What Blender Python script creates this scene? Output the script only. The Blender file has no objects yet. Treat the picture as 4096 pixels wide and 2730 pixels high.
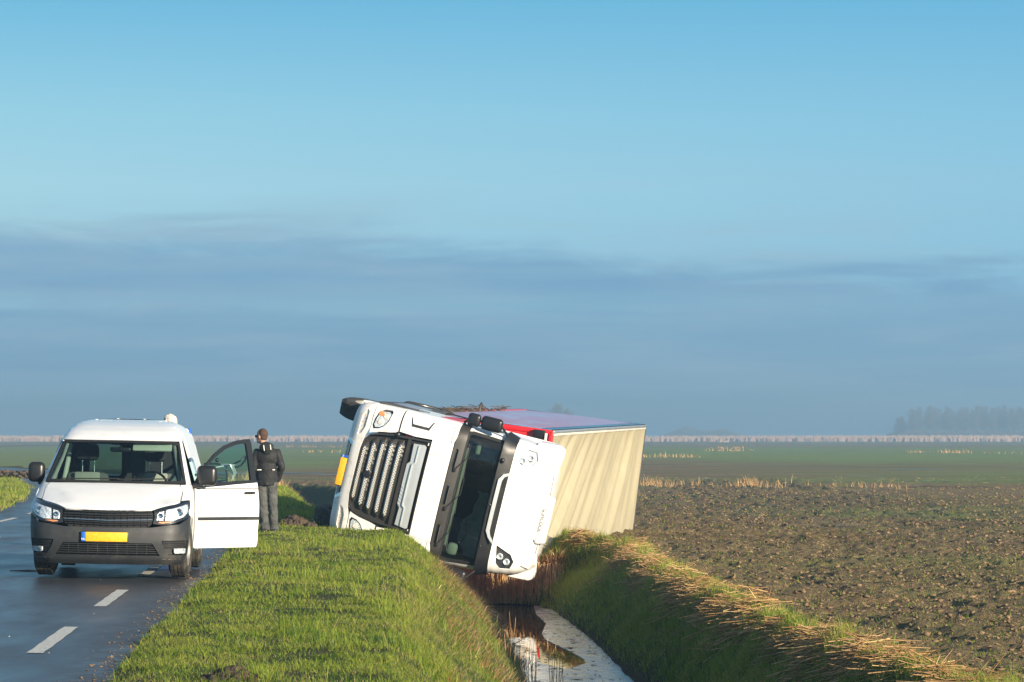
import bpy, bmesh, math, random
import numpy as np
from mathutils import Vector, Matrix, Euler
from mathutils.geometry import delaunay_2d_cdt

random.seed(7)
rng = np.random.default_rng(7)
scene = bpy.context.scene
col = scene.collection
R = math.radians

# ---------------------------------------------------------------- camera
EYE = 1.60
cam_d = bpy.data.cameras.new("camera")
cam_d.sensor_width = 36.0
cam_d.lens = 3200 / 1024 * 36.0
cam_d.shift_y = (436 - 341) / 1024
cam_d.clip_start = 0.5
cam_d.clip_end = 9000
cam = bpy.data.objects.new("camera", cam_d)
cam.location = (0, 0, EYE)
cam.rotation_euler = (R(90), 0, 0)
col.objects.link(cam)
scene.camera = cam

# ---------------------------------------------------------------- light, sky, exposure
SUN_AZ, SUN_EL = R(137), R(13.0)          # azimuth clockwise from +Y
sun_dir = Vector((math.sin(SUN_AZ) * math.cos(SUN_EL), math.cos(SUN_AZ) * math.cos(SUN_EL), math.sin(SUN_EL)))
sun_d = bpy.data.lights.new("sun", 'SUN')
sun_d.energy = 5.0
sun_d.color = (1.0, 0.86, 0.66)
sun_d.angle = R(0.5)
sun = bpy.data.objects.new("sun", sun_d)
sun.rotation_euler = sun_dir.to_track_quat('Z', 'Y').to_euler()
sun.location = (30, -20, 30)
col.objects.link(sun)
scene.view_settings.view_transform = 'Standard'
scene.view_settings.look = 'None'
scene.view_settings.gamma = 1
scene.view_settings.use_curve_mapping = False
scene.view_settings.exposure = 1.0

world = bpy.data.worlds.new("World")
scene.world = world
world.use_nodes = True


class NT:
    """small helper to write node trees"""
    def __init__(s, tree):
        s.t = tree; s.n = tree.nodes; s.l = tree.links
    def new(s, typ, **kw):
        n = s.n.new(typ)
        for k, v in kw.items():
            setattr(n, k, v)
        return n
    def put(s, sock, v):
        if v is None: return
        if isinstance(v, bpy.types.NodeSocket): s.l.new(v, sock)
        else: sock.default_value = v
    def math(s, op, a, b=None, c=None, clamp=False):
        n = s.new('ShaderNodeMath', operation=op); n.use_clamp = clamp
        s.put(n.inputs[0], a); s.put(n.inputs[1], b)
        if c is not None: s.put(n.inputs[2], c)
        return n.outputs[0]
    def maprange(s, v, a, b, c=0.0, d=1.0, smooth=False):
        n = s.new('ShaderNodeMapRange'); n.clamp = True
        if smooth: n.interpolation_type = 'SMOOTHSTEP'
        for i, x in enumerate((v, a, b, c, d)): s.put(n.inputs[i], x)
        return n.outputs[0]
    def mix(s, f, a, b, blend='MIX'):
        n = s.new('ShaderNodeMix', data_type='RGBA', blend_type=blend)
        s.put(n.inputs[0], f); s.put(n.inputs[6], a); s.put(n.inputs[7], b)
        return n.outputs[2]
    def ramp(s, f, stops, interp='LINEAR'):
        n = s.new('ShaderNodeValToRGB'); r = n.color_ramp; r.interpolation = interp
        while len(r.elements) < len(stops): r.elements.new(0.5)
        for e, (p, c) in zip(r.elements, stops):
            e.position = p
            e.color = (c, c, c, 1) if not isinstance(c, (tuple, list)) else (*c, 1)
        s.put(n.inputs[0], f)
        return n.outputs[0]
    def noise(s, vec, scale, detail=4, rough=0.55, dist=0.0):
        n = s.new('ShaderNodeTexNoise'); s.put(n.inputs['Vector'], vec)
        n.inputs['Scale'].default_value = scale; n.inputs['Detail'].default_value = detail
        n.inputs['Roughness'].default_value = rough; n.inputs['Distortion'].default_value = dist
        return n.outputs['Fac']
    def mapping(s, vec, scale=(1, 1, 1), loc=(0, 0, 0), rot=(0, 0, 0)):
        n = s.new('ShaderNodeMapping'); s.put(n.inputs[0], vec)
        n.inputs['Scale'].default_value = scale; n.inputs['Location'].default_value = loc; n.inputs['Rotation'].default_value = rot
        return n.outputs[0]


def srgb(r, g, b):
    f = lambda c: (c / 255 / 12.92) if c / 255 <= 0.04045 else ((c / 255 + 0.055) / 1.055) ** 2.4
    return (f(r), f(g), f(b))


EXPF = 2 ** scene.view_settings.exposure
def skyc(r, g, b):
    return tuple(c / EXPF for c in srgb(r, g, b))


w = NT(world.node_tree)
w.n.clear()
tc = w.new('ShaderNodeTexCoord')
sep = w.new('ShaderNodeSeparateXYZ'); w.l.new(tc.outputs['Generated'], sep.inputs[0])
el = sep.outputs[2]
clear = w.ramp(w.maprange(el, 0.0, 0.6), [(0.0, skyc(162, 210, 232)), (0.13, skyc(173, 223, 239)), (0.165, skyc(157, 216, 237)),
                                           (0.225, skyc(114, 192, 229)), (0.6, skyc(62, 140, 204)), (1.0, skyc(44, 110, 180))])
# a little paler towards the left of the view, as in the air there
side = w.maprange(sep.outputs[0], -0.16, 0.16)
clear = w.mix(w.math('MULTIPLY', side, 0.38), clear, (*skyc(96, 176, 222), 1))
cv = w.mapping(tc.outputs['Generated'], scale=(7, 7, 42))
n1 = w.noise(cv, 1.6, 9, 0.66, 0.5)
n2 = w.noise(w.mapping(tc.outputs['Generated'], scale=(3, 3, 60), loc=(3, 1, 4)), 2.2, 5, 0.6)
edge = w.math('ADD', el, w.math('MULTIPLY', w.math('SUBTRACT', n1, 0.5), 0.040))
edge = w.math('ADD', edge, w.math('MULTIPLY', sep.outputs[0], 0.05))
bank = w.maprange(edge, 0.050, 0.064, 1.0, 0.0, smooth=True)
gap = w.math('MULTIPLY', w.maprange(w.math('ABSOLUTE', w.math('SUBTRACT', w.math('ADD', el, w.math('MULTIPLY', w.math('SUBTRACT', n2, 0.5), 0.012)), 0.0415)), 0.001, 0.005, 1.0, 0.0, smooth=True),
             w.maprange(n1, 0.38, 0.62, 0.1, 0.75))
gap = w.math('MULTIPLY', gap, w.maprange(sep.outputs[0], -0.16, 0.12, 0.95, 0.2))
low = w.ramp(w.maprange(el, -0.01, 0.07), [(0.0, skyc(142, 180, 204)), (0.2, skyc(124, 168, 199)), (0.55, skyc(124, 172, 206)), (0.72, skyc(119, 167, 205)), (0.88, skyc(131, 177, 209)), (1.0, skyc(150, 188, 210))])
low = w.mix(w.maprange(n2, 0.42, 0.68, 0.0, 0.55), low, (*skyc(148, 192, 216), 1))
low = w.mix(gap, low, (*skyc(150, 202, 222), 1))
band = w.mix(w.math('MULTIPLY', bank, 0.93), clear, low)
wisp = w.math('MULTIPLY', w.maprange(w.noise(w.mapping(tc.outputs['Generated'], scale=(9, 9, 90)), 1.1, 5, 0.6), 0.46, 0.72, 0.0, 0.55), w.maprange(el, 0.055, 0.09, 1.0, 0.0, smooth=True))
band = w.mix(wisp, band, (*skyc(168, 195, 212), 1))
grain = w.new('ShaderNodeTexNoise'); grain.inputs['Scale'].default_value = 60; w.l.new(tc.outputs['Generated'], grain.inputs['Vector'])
sky = w.new('ShaderNodeTexSky', sky_type='NISHITA')
sky.sun_disc = False; sky.sun_elevation = SUN_EL; sky.sun_rotation = SUN_AZ; sky.air_density = 1.2; sky.dust_density = 0.6; sky.ozone_density = 1.6
nsky = w.new('ShaderNodeVectorMath', operation='SCALE'); w.l.new(sky.outputs[0], nsky.inputs[0]); nsky.inputs[3].default_value = 0.075
full = w.mix(w.maprange(el, 0.15, 0.42, 0.0, 0.95, smooth=True), band, nsky.outputs[0])
bg = w.new('ShaderNodeBackground'); w.l.new(full, bg.inputs[0]); bg.inputs[1].default_value = 1.0
out = w.new('ShaderNodeOutputWorld'); w.l.new(bg.outputs[0], out.inputs[0])

# ---------------------------------------------------------------- materials
def new_mat(name):
    m = bpy.data.materials.new(name); m.use_nodes = True
    t = NT(m.node_tree); t.n.clear()
    o = t.new('ShaderNodeOutputMaterial')
    p = t.new('ShaderNodeBsdfPrincipled'); t.l.new(p.outputs[0], o.inputs[0])
    return m, t, p, o


def mat(name, c, rough=0.5, metal=0.0, vary=0.08, vscale=6.0, bump=0.0, bscale=40.0, coat=0.0, spec=0.5, dirt=None, dirt_lo=0.5, dirt_hi=0.75, dscale=2.5, tr=0.0, sheen=0.0):
    m, t, p, o = new_mat(name)
    co = t.new('ShaderNodeTexCoord').outputs['Object']
    nz = t.noise(co, vscale, 4)
    k = t.maprange(nz, 0.3, 0.7, 1 - vary, 1 + vary)
    base = t.mix(1.0, (*c, 1), k, 'MULTIPLY')
    if dirt:
        dn = t.maprange(t.noise(co, dscale, 6, 0.65), dirt_lo, dirt_hi)
        base = t.mix(dn, base, (*dirt, 1))
    t.put(p.inputs['Base Color'], base)
    t.put(p.inputs['Roughness'], t.maprange(nz, 0.3, 0.7, max(0.02, rough * 0.88), min(1, rough * 1.12)))
    p.inputs['Metallic'].default_value = metal
    p.inputs['Specular IOR Level'].default_value = spec
    p.inputs['Coat Weight'].default_value = coat
    p.inputs['Coat Roughness'].default_value = 0.08
    if sheen: p.inputs['Sheen Weight'].default_value = sheen
    if bump:
        b = t.new('ShaderNodeBump'); b.inputs['Distance'].default_value = 0.01; b.inputs['Strength'].default_value = bump
        t.put(b.inputs['Height'], t.noise(co, bscale, 5, 0.6)); t.l.new(b.outputs[0], p.inputs['Normal'])
    return m


def glass(name, tint=(0.55, 0.7, 0.66), ior=1.5, rough=0.02, streak=0.0):
    m = bpy.data.materials.new(name); m.use_nodes = True
    t = NT(m.node_tree); t.n.clear()
    o = t.new('ShaderNodeOutputMaterial'); f = t.new('ShaderNodeLayerWeight'); f.inputs[0].default_value = 0.5
    a = t.new('ShaderNodeBsdfTransparent'); a.inputs[0].default_value = (*tint, 1)
    g = t.new('ShaderNodeBsdfGlossy'); g.inputs['Roughness'].default_value = rough
    mx = t.new('ShaderNodeMixShader')
    co = t.new('ShaderNodeTexCoord').outputs['Object']
    fac = t.math('ADD', t.math('ADD', t.math('MULTIPLY', t.math('POWER', f.outputs[1], 5.0), 0.92), 0.045), t.maprange(t.noise(co, 2.5, 4), 0.45, 0.8, 0.0, streak), clamp=True)
    t.l.new(fac, mx.inputs[0]); t.l.new(a.outputs[0], mx.inputs[1]); t.l.new(g.outputs[0], mx.inputs[2]); t.l.new(mx.outputs[0], o.inputs[0])
    return m


M = {}
M['white'] = mat('white_van_paint', (0.80, 0.80, 0.80), 0.32, coat=0.4, vary=0.02, dirt=(0.55, 0.53, 0.5), dirt_lo=0.62, dirt_hi=0.95)
M['cabwhite'] = mat('white_cab_paint', (0.80, 0.79, 0.77), 0.36, coat=0.35, vary=0.02, dirt=(0.5, 0.44, 0.36), dirt_lo=0.66, dirt_hi=0.95, dscale=1.6)
M['cabdirty'] = mat('road_stained_white_paint', (0.78, 0.76, 0.73), 0.4, coat=0.25, vary=0.03, dirt=(0.36, 0.28, 0.20), dirt_lo=0.54, dirt_hi=0.9, dscale=5.5)
M['bumper'] = mat('dark_grey_plastic', (0.024, 0.026, 0.029), 0.5, bump=0.15, bscale=200, dirt=(0.10, 0.09, 0.075), dirt_lo=0.5, dirt_hi=0.9)
M['black'] = mat('black_plastic', (0.013, 0.013, 0.014), 0.35, bump=0.05)
M['dull'] = mat('dull_black', (0.010, 0.010, 0.011), 0.8)
M['grille'] = mat('dark_grille_plastic', (0.030, 0.027, 0.024), 0.45)
M['rubber'] = mat('tyre_rubber', (0.020, 0.019, 0.018), 0.75, bump=0.5, bscale=60, dirt=(0.09, 0.075, 0.06), dirt_lo=0.42, dirt_hi=0.7, dscale=9)
M['chrome'] = mat('chrome_trim', (0.75, 0.75, 0.74), 0.18, metal=1.0, vary=0.03)
M['silver'] = mat('silver_paint', (0.50, 0.53, 0.55), 0.4, metal=0.25, coat=0.3, vary=0.03)
M['steel'] = mat('painted_steel_rim', (0.42, 0.41, 0.38), 0.4, metal=0.6, dirt=(0.15, 0.12, 0.1), dirt_lo=0.45, dirt_hi=0.8, dscale=8)
M['plate'] = mat('yellow_number_plate', (0.85, 0.42, 0.02), 0.4, vary=0.12, vscale=25)
M['plateblue'] = mat('blue_plate_strip', (0.01, 0.10, 0.45), 0.4)
M['ink'] = mat('black_lettering', (0.02, 0.02, 0.05), 0.5)
M['inkwhite'] = mat('white_lettering', (0.8, 0.8, 0.8), 0.5)
M['glass'] = glass('van_glass', (0.48, 0.60, 0.58), streak=0.03)
M['cabglass'] = glass('cab_windscreen_glass', (0.42, 0.55, 0.50), streak=0.06)
M['lens'] = glass('lamp_lens', (0.92, 0.95, 0.98), rough=0.03)
M['reflector'] = mat('lamp_reflector', (0.74, 0.78, 0.80), 0.20, metal=0.25, bump=1.0, bscale=42, vary=0.5, vscale=38)
M['orange'] = mat('orange_indicator', (0.75, 0.28, 0.10), 0.3, bump=0.4, bscale=60)
M['warmlens'] = mat('warm_patterned_lamp', (0.85, 0.72, 0.60), 0.2, metal=0.1, bump=1.0, bscale=40, vary=0.35, vscale=30)
M['red'] = mat('red_trailer_paint', (0.62, 0.012, 0.018), 0.38, coat=0.2, vary=0.05, dirt=(0.3, 0.05, 0.04), dirt_lo=0.55, dirt_hi=0.9)
M['bluerail'] = mat('blue_print_edge', (0.03, 0.12, 0.22), 0.35, coat=0.3)  # blue stands in for the sky reflected in the roof-edge rail
M['rail'] = mat('aluminium_rail', (0.50, 0.52, 0.54), 0.35, metal=0.7)
M['palerail'] = mat('pale_tarp_edge', (0.62, 0.58, 0.50), 0.5)
M['chassis'] = mat('chassis_grey', (0.05, 0.05, 0.055), 0.6, dirt=(0.16, 0.13, 0.1), dirt_lo=0.45, dirt_hi=0.75)
M['mud'] = mat('caked_mud', (0.075, 0.050, 0.031), 0.9, vary=0.35, vscale=14, bump=1.0, bscale=30)
M['seat'] = mat('grey_seat_cloth', (0.16, 0.155, 0.15), 0.9)
M['seatdark'] = mat('dark_seat_cloth', (0.025, 0.026, 0.03), 0.9)
M['cream'] = mat('cream_visor', (0.62, 0.62, 0.52), 0.8)
M['creamtrim'] = mat('pale_cab_trim', (0.42, 0.40, 0.34), 0.7)
M['curtain'] = mat('blue_grey_cab_curtain', (0.30, 0.33, 0.38), 0.9, vary=0.3, vscale=5)  # colour of a reflection in the cab windscreen
M['jacket'] = mat('black_jacket_cloth', (0.007, 0.007, 0.008), 0.75, bump=0.5, bscale=30, sheen=0.1)
M['jeans'] = mat('faded_grey_jeans', (0.070, 0.071, 0.068), 0.9, vary=0.5, vscale=9, bump=0.8, bscale=25)
M['skin'] = mat('skin', (0.48, 0.27, 0.19), 0.55)
M['hair'] = mat('short_brown_hair', (0.075, 0.038, 0.020), 0.8, bump=0.8, bscale=200, vary=0.2)
M['whitehair'] = mat('white_hair', (0.62, 0.56, 0.50), 0.8, bump=1.0, bscale=90, vary=0.25, vscale=30)
M['bluecloth'] = mat('bright_blue_cloth', (0.01, 0.11, 0.55), 0.7)
M['reflect'] = mat('reflective_tape', (0.8, 0.8, 0.75), 0.4)
M['shoe'] = mat('black_shoe', (0.015, 0.015, 0.015), 0.5)
M['bikepaint'] = mat('pale_bike_paint', (0.60, 0.62, 0.58), 0.3, metal=0.2)
M['handle'] = mat('black_grip', (0.015, 0.015, 0.015), 0.4)

# side curtain of the trailer: red and blue print, lavender sky reflection painted into its colour
def mat_curtain():
    m, t, p, o = new_mat('printed_trailer_curtain')
    co = t.new('ShaderNodeTexCoord').outputs['Object']
    sp = t.new('ShaderNodeSeparateXYZ'); t.l.new(co, sp.inputs[0])
    n = t.noise(t.mapping(co, scale=(1, 0.35, 1)), 1.1, 3, 0.5, 0.6)
    base = t.mix(t.maprange(n, 0.46, 0.60), (0.46, 0.20, 0.30, 1), (0.42, 0.46, 0.64, 1))
    base = t.mix(t.maprange(sp.outputs[1], 2.0, 9.0, 0.2, 0.75), base, (0.36, 0.34, 0.55, 1))
    base = t.mix(t.maprange(t.noise(co, 9, 5), 0.45, 0.8, 0, 0.5), base, (0.30, 0.20, 0.24, 1))
    t.put(p.inputs['Base Color'], base)
    p.inputs['Roughness'].default_value = 0.38
    p.inputs['Coat Weight'].default_value = 0.3; p.inputs['Coat Roughness'].default_value = 0.25
    b = t.new('ShaderNodeBump'); b.inputs['Strength'].default_value = 0.25; b.inputs['Distance'].default_value = 0.02
    t.put(b.inputs['Height'], t.noise(t.mapping(co, scale=(1, 4, 1)), 3, 4)); t.l.new(b.outputs[0], p.inputs['Normal'])
    return m
M['printcurtain'] = mat_curtain()

def mat_roof():
    m, t, p, o = new_mat('beige_roof_tarp')
    co = t.new('ShaderNodeTexCoord').outputs['Object']
    n = t.noise(co, 2.0, 5)
    base = t.mix(t.maprange(n, 0.35, 0.7), (0.37, 0.325, 0.212, 1), (0.41, 0.365, 0.245, 1))
    weave = t.noise(t.mapping(co, scale=(1, 1, 1)), 70, 2)
    base = t.mix(t.maprange(weave, 0.4, 0.7, 0, 0.25), base, (0.28, 0.245, 0.155, 1))
    t.put(p.inputs['Base Color'], base); p.inputs['Roughness'].default_value = 0.6
    b = t.new('ShaderNodeBump'); b.inputs['Strength'].default_value = 0.4; b.inputs['Distance'].default_value = 0.004
    t.put(b.inputs['Height'], weave); t.l.new(b.outputs[0], p.inputs['Normal'])
    return m
M['tarp'] = mat_roof()

# perforated strip in the cab grille
def mat_mesh():
    m, t, p, o = new_mat('perforated_chrome_mesh')
    co = t.new('ShaderNodeTexCoord').outputs['Object']
    v = t.new('ShaderNodeTexVoronoi'); v.inputs['Scale'].default_value = 30; v.inputs['Randomness'].default_value = 0.0
    t.put(v.inputs['Vector'], t.mapping(co, scale=(1, 0.01, 1), rot=(0, R(45), 0)))
    k = t.maprange(v.outputs['Distance'], 0.30, 0.42)
    t.put(p.inputs['Base Color'], t.mix(k, (0.01, 0.01, 0.01, 1), (0.7, 0.68, 0.62, 1)))
    p.inputs['Roughness'].default_value = 0.3
    return m
M['mesh'] = mat_mesh()

# ---------------------------------------------------------------- mesh helpers
class MB:
    def __init__(s): s.v = []; s.f = []
    def add(s, vs, fs):
        o = len(s.v); s.v += [tuple(x) for x in vs]; s.f += [tuple(i + o for i in f) for f in fs]; return s
    def box(s, c, d, bev=0.0, rot=None, seg=2):
        bm = bmesh.new(); bmesh.ops.create_cube(bm, size=1.0)
        for v in bm.verts: v.co = Vector((v.co.x * d[0], v.co.y * d[1], v.co.z * d[2]))
        if bev > 0: bmesh.ops.bevel(bm, geom=bm.edges[:], offset=min(bev, min(d) * 0.49), segments=seg, profile=0.5, affect='EDGES')
        m = Matrix.Translation(c) @ (Euler(rot).to_matrix().to_4x4() if rot else Matrix())
        bm.verts.index_update()
        s.add([m @ v.co for v in bm.verts], [[v.index for v in f.verts] for f in bm.faces]); bm.free(); return s
    def tube(s, path, r, n=8, cap=True):
        path = [Vector(p) for p in path]
        rs = r if isinstance(r, (list, tuple)) else [r] * len(path)
        vs, fs = [], []
        up = Vector((0, 0, 1)); prev = None
        for i, p in enumerate(path):
            t = (path[min(i + 1, len(path) - 1)] - path[max(i - 1, 0)]).normalized()
            if prev is None:
                a = t.cross(up)
                if a.length < 1e-3: a = t.cross(Vector((1, 0, 0)))
            else: a = prev - t * prev.dot(t)
            a.normalize(); prev = a; b = t.cross(a)
            for k in range(n):
                an = 2 * math.pi * k / n
                vs.append(p + (a * math.cos(an) + b * math.sin(an)) * rs[i])
        for i in range(len(path) - 1):
            for k in range(n):
                k2 = (k + 1) % n
                fs.append((i * n + k, (i + 1) * n + k, (i + 1) * n + k2, i * n + k2))
        if cap: fs.append(tuple(range(n))); fs.append(tuple(range((len(path) - 1) * n, len(path) * n))[::-1])
        return s.add(vs, fs)
    def lathe(s, c, axis, prof, n=32):
        """prof: (radius, along axis); axis 'x','y','z'"""
        vs, fs = [], []
        for (r_, h) in prof:
            for k in range(n):
                a = 2 * math.pi * k / n; ca, sa = math.cos(a) * r_, math.sin(a) * r_
                vs.append({'x': (h, ca, sa), 'y': (sa, h, ca), 'z': (ca, sa, h)}[axis])
        for i in range(len(prof) - 1):
            for k in range(n):
                k2 = (k + 1) % n; fs.append((i * n + k, i * n + k2, (i + 1) * n + k2, (i + 1) * n + k))
        return s.add([Vector(v) + Vector(c) for v in vs], fs)
    def ball(s, c, rad, n=12, rot=None):
        rad = (rad, rad, rad) if not isinstance(rad, (tuple, list)) else rad
        bm = bmesh.new(); bmesh.ops.create_uvsphere(bm, u_segments=n * 2, v_segments=n, radius=1.0)
        m = Matrix.Translation(c) @ (Euler(rot).to_matrix().to_4x4() if rot else Matrix()) @ Matrix.Diagonal((*rad, 1))
        bm.verts.index_update()
        s.add([m @ v.co for v in bm.verts], [[v.index for v in f.verts] for f in bm.faces]); bm.free(); return s
    def capsule(s, a, b, ra, rb, n=12):
        a, b = Vector(a), Vector(b); k = 5
        pts, rs = [], []
        d = (b - a).normalized()
        for i in range(k): an = math.pi / 2 * (1 - i / k); pts.append(a - d * ra * math.sin(an)); rs.append(max(ra * math.cos(an), 0.002))
        for i in range(5): t = i / 4; pts.append(a.lerp(b, t)); rs.append(ra + (rb - ra) * t)
        for i in range(1, k + 1): an = math.pi / 2 * i / k; pts.append(b + d * rb * math.sin(an)); rs.append(max(rb * math.cos(an), 0.002))
        return s.tube(pts, rs, n)
    def build(s, name, m, parent=None, smooth=True, ang=38, flip=False):
        me = bpy.data.meshes.new(name)
        fs = [f[::-1] for f in s.f] if flip else s.f
        me.from_pydata(s.v, [], fs); me.validate(); me.update()
        o = bpy.data.objects.new(name, me); col.objects.link(o)
        if m is not None: me.materials.append(M[m] if isinstance(m, str) else m)
        if smooth: me.shade_smooth(); me.set_sharp_from_angle(angle=R(ang))
        if parent is not None: o.parent = parent
        return o


def np_mesh(name, verts, faces, m, parent=None, smooth=False, attrs=None):
    """verts (n,3) faces (m,k) numpy"""
    me = bpy.data.meshes.new(name)
    k = faces.shape[1]
    me.vertices.add(len(verts)); me.vertices.foreach_set('co', verts.astype(np.float32).ravel())
    me.loops.add(faces.size); me.loops.foreach_set('vertex_index', faces.astype(np.int32).ravel())
    me.polygons.add(len(faces)); me.polygons.foreach_set('loop_start', np.arange(0, faces.size, k, dtype=np.int32))
    me.update(calc_edges=True)
    if attrs:
        for an, av in attrs.items():
            a = me.attributes.new(an, 'FLOAT', 'POINT'); a.data.foreach_set('value', av.astype(np.float32))
    if smooth: me.shade_smooth()
    me.materials.append(M[m] if isinstance(m, str) else m)
    o = bpy.data.objects.new(name, me); col.objects.link(o)
    if parent is not None: o.parent = parent
    return o


def inpoly(px, py, poly):
    inside = np.zeros(len(px), bool)
    n = len(poly)
    for i in range(n):
        x1, y1 = poly[i]; x2, y2 = poly[(i + 1) % n]
        c = (y1 > py) != (y2 > py)
        with np.errstate(divide='ignore', invalid='ignore'):
            xi = (x2 - x1) * (py - y1) / (y2 - y1) + x1
        inside ^= c & (px < xi)
    return inside


def densify(poly, ds, dt):
    o = []
    for i in range(len(poly)):
        a, b = poly[i], poly[(i + 1) % len(poly)]
        k = max(1, int(math.ceil(max(abs(b[0] - a[0]) / ds, abs(b[1] - a[1]) / dt))))
        for j in range(k): o.append((a[0] + (b[0] - a[0]) * j / k, a[1] + (b[1] - a[1]) * j / k))
    return o


def panel(P, outer, holes=(), ds=0.06, dt=0.06, off=0.0, thick=0.0, flip=False, mb=None, nshift=None):
    """a sheet following the surface P(s,t), bounded by outlines in (s,t), offset along the normal, with real thickness"""
    outer = densify(outer, ds, dt); holes = [densify(h, ds, dt) for h in holes]
    vs = list(outer); es = [(i, (i + 1) % len(outer)) for i in range(len(outer))]
    for h in holes:
        o = len(vs); vs += h; es += [(o + i, o + (i + 1) % len(h)) for i in range(len(h))]
    a = np.array(outer); s0, t0 = a.min(0); s1, t1 = a.max(0)
    gs, gt = np.meshgrid(np.arange(s0 + ds / 2, s1, ds), np.arange(t0 + dt / 2, t1, dt))
    gs, gt = gs.ravel(), gt.ravel()
    ok = inpoly(gs, gt, outer)
    for h in holes: ok &= ~inpoly(gs, gt, h)
    bd = np.array(vs)
    if ok.any():
        gs, gt = gs[ok], gt[ok]
        d = np.min(((gs[:, None] - bd[None, :, 0]) / ds) ** 2 + ((gt[:, None] - bd[None, :, 1]) / dt) ** 2, axis=1)
        vs += list(zip(gs[d > 0.2], gt[d > 0.2]))
    rv, re, rf, *_ = delaunay_2d_cdt([Vector(v) for v in vs], es, [], 0, 1e-6)
    cx = np.array([sum(rv[i][0] for i in f) / len(f) for f in rf]); cy = np.array([sum(rv[i][1] for i in f) / len(f) for f in rf])
    ok = inpoly(cx, cy, outer)
    for h in holes: ok &= ~inpoly(cx, cy, h)
    tris = [tuple(f) if not flip else tuple(f[::-1]) for f, k in zip(rf, ok) if k]
    pts, back = [], []
    e = 1e-3
    for v in rv:
        s_, t_ = v[0], v[1]
        p = Vector(P(s_, t_))
        n = (Vector(P(s_ + e, t_)) - Vector(P(s_ - e, t_))).cross(Vector(P(s_, t_ + e)) - Vector(P(s_, t_ - e)))
        n.normalize()
        if flip: n = -n
        o_ = off(s_, t_) if callable(off) else off
        pts.append(p + n * o_)
        if thick: back.append(p + n * (o_ - thick))
    m = mb or MB()
    # make sure that triangles run counter-clockwise in (s,t)
    f0 = []
    for f in tris:
        A = [rv[i] for i in f]
        ar = sum(A[i][0] * A[(i + 1) % 3][1] - A[(i + 1) % 3][0] * A[i][1] for i in range(len(A)))
        g = f if (ar > 0) != flip else f[::-1]
        f0.append(g)
    if not thick:
        m.add(pts, f0); return m
    n0 = len(pts)
    fs = list(f0) + [tuple(i + n0 for i in f[::-1]) for f in f0]
    cnt = {}
    for f in f0:
        for i in range(len(f)):
            a_, b_ = f[i], f[(i + 1) % len(f)]
            cnt[(a_, b_)] = 1
    for (a_, b_) in list(cnt):
        if (b_, a_) not in cnt: fs.append((b_, a_, a_ + n0, b_ + n0))
    m.add(pts + back, fs)
    return m


def rrect(x0, z0, x1, z1, r=0.03, n=4):
    o = []
    for cx, cz, a0 in ((x1 - r, z0 + r, -90), (x1 - r, z1 - r, 0), (x0 + r, z1 - r, 90), (x0 + r, z0 + r, 180)):
        for k in range(n + 1):
            a = R(a0 + 90 * k / n); o.append((cx + r * math.cos(a), cz + r * math.sin(a)))
    return o


def mirror(poly): return [(-x, z) for x, z in poly][::-1]


def empty(name, mtx=None, loc=None, label=None, cat=None, group=None):
    o = bpy.data.objects.new(name, None); col.objects.link(o); o.empty_display_size = 0.3
    if mtx is not None: o.matrix_world = mtx
    if loc is not None: o.location = loc
    tag(o, label, cat, group)
    return o


def tag(o, label=None, cat=None, group=None, kind=None):
    if label: o['label'] = label
    if cat: o['category'] = cat
    if group: o['group'] = group
    if kind: o['kind'] = kind
    return o


def text(name, body, size, m, parent, mtx, extrude=0.001, align='CENTER', sx=1.0):
    c = bpy.data.curves.new(name, 'FONT'); c.body = body; c.size = size; c.extrude = extrude
    c.align_x = align; c.align_y = 'CENTER'; c.materials.append(M[m])
    tmp = bpy.data.objects.new(name + '_tmp', c); col.objects.link(tmp)
    bpy.context.view_layer.update()
    me = bpy.data.meshes.new_from_object(tmp.evaluated_get(bpy.context.evaluated_depsgraph_get()))
    bpy.data.objects.remove(tmp)
    o = bpy.data.objects.new(name, me); col.objects.link(o)
    o.parent = parent; o.matrix_local = mtx @ Matrix.Diagonal((sx, 1, 1, 1))
    return o


def axes(origin, x, y, z):
    m = Matrix.Identity(4)
    for i, a in enumerate((x, y, z)):
        for k in range(3): m[k][i] = a[k]
    for k in range(3): m[k][3] = origin[k]
    return m


def interp(x, xs, ys): return float(np.interp(x, xs, ys))


def vnoise(x, y, seed=0):
    """smooth value noise, vectorised"""
    x = np.asarray(x, float); y = np.asarray(y, float)
    xi = np.floor(x).astype(np.int64); yi = np.floor(y).astype(np.int64)
    fx = x - xi; fy = y - yi; fx = fx * fx * (3 - 2 * fx); fy = fy * fy * (3 - 2 * fy)
    def h(a, b):
        n = (a * 374761393 + b * 668265263 + seed * 1442695041) & 0xffffffff
        n = ((n ^ (n >> 13)) * 1274126177) & 0xffffffff
        return ((n ^ (n >> 16)) & 0xffff) / 65535.0
    return (h(xi, yi) * (1 - fx) + h(xi + 1, yi) * fx) * (1 - fy) + (h(xi, yi + 1) * (1 - fx) + h(xi + 1, yi + 1) * fx) * fy


def fbm(x, y, seed=0, oct=4):
    s = 0; a = 0.5; f = 1.0
    for i in range(oct): s = s + a * (vnoise(x * f, y * f, seed + i) - 0.5); a *= 0.5; f *= 2.03
    return s

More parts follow.
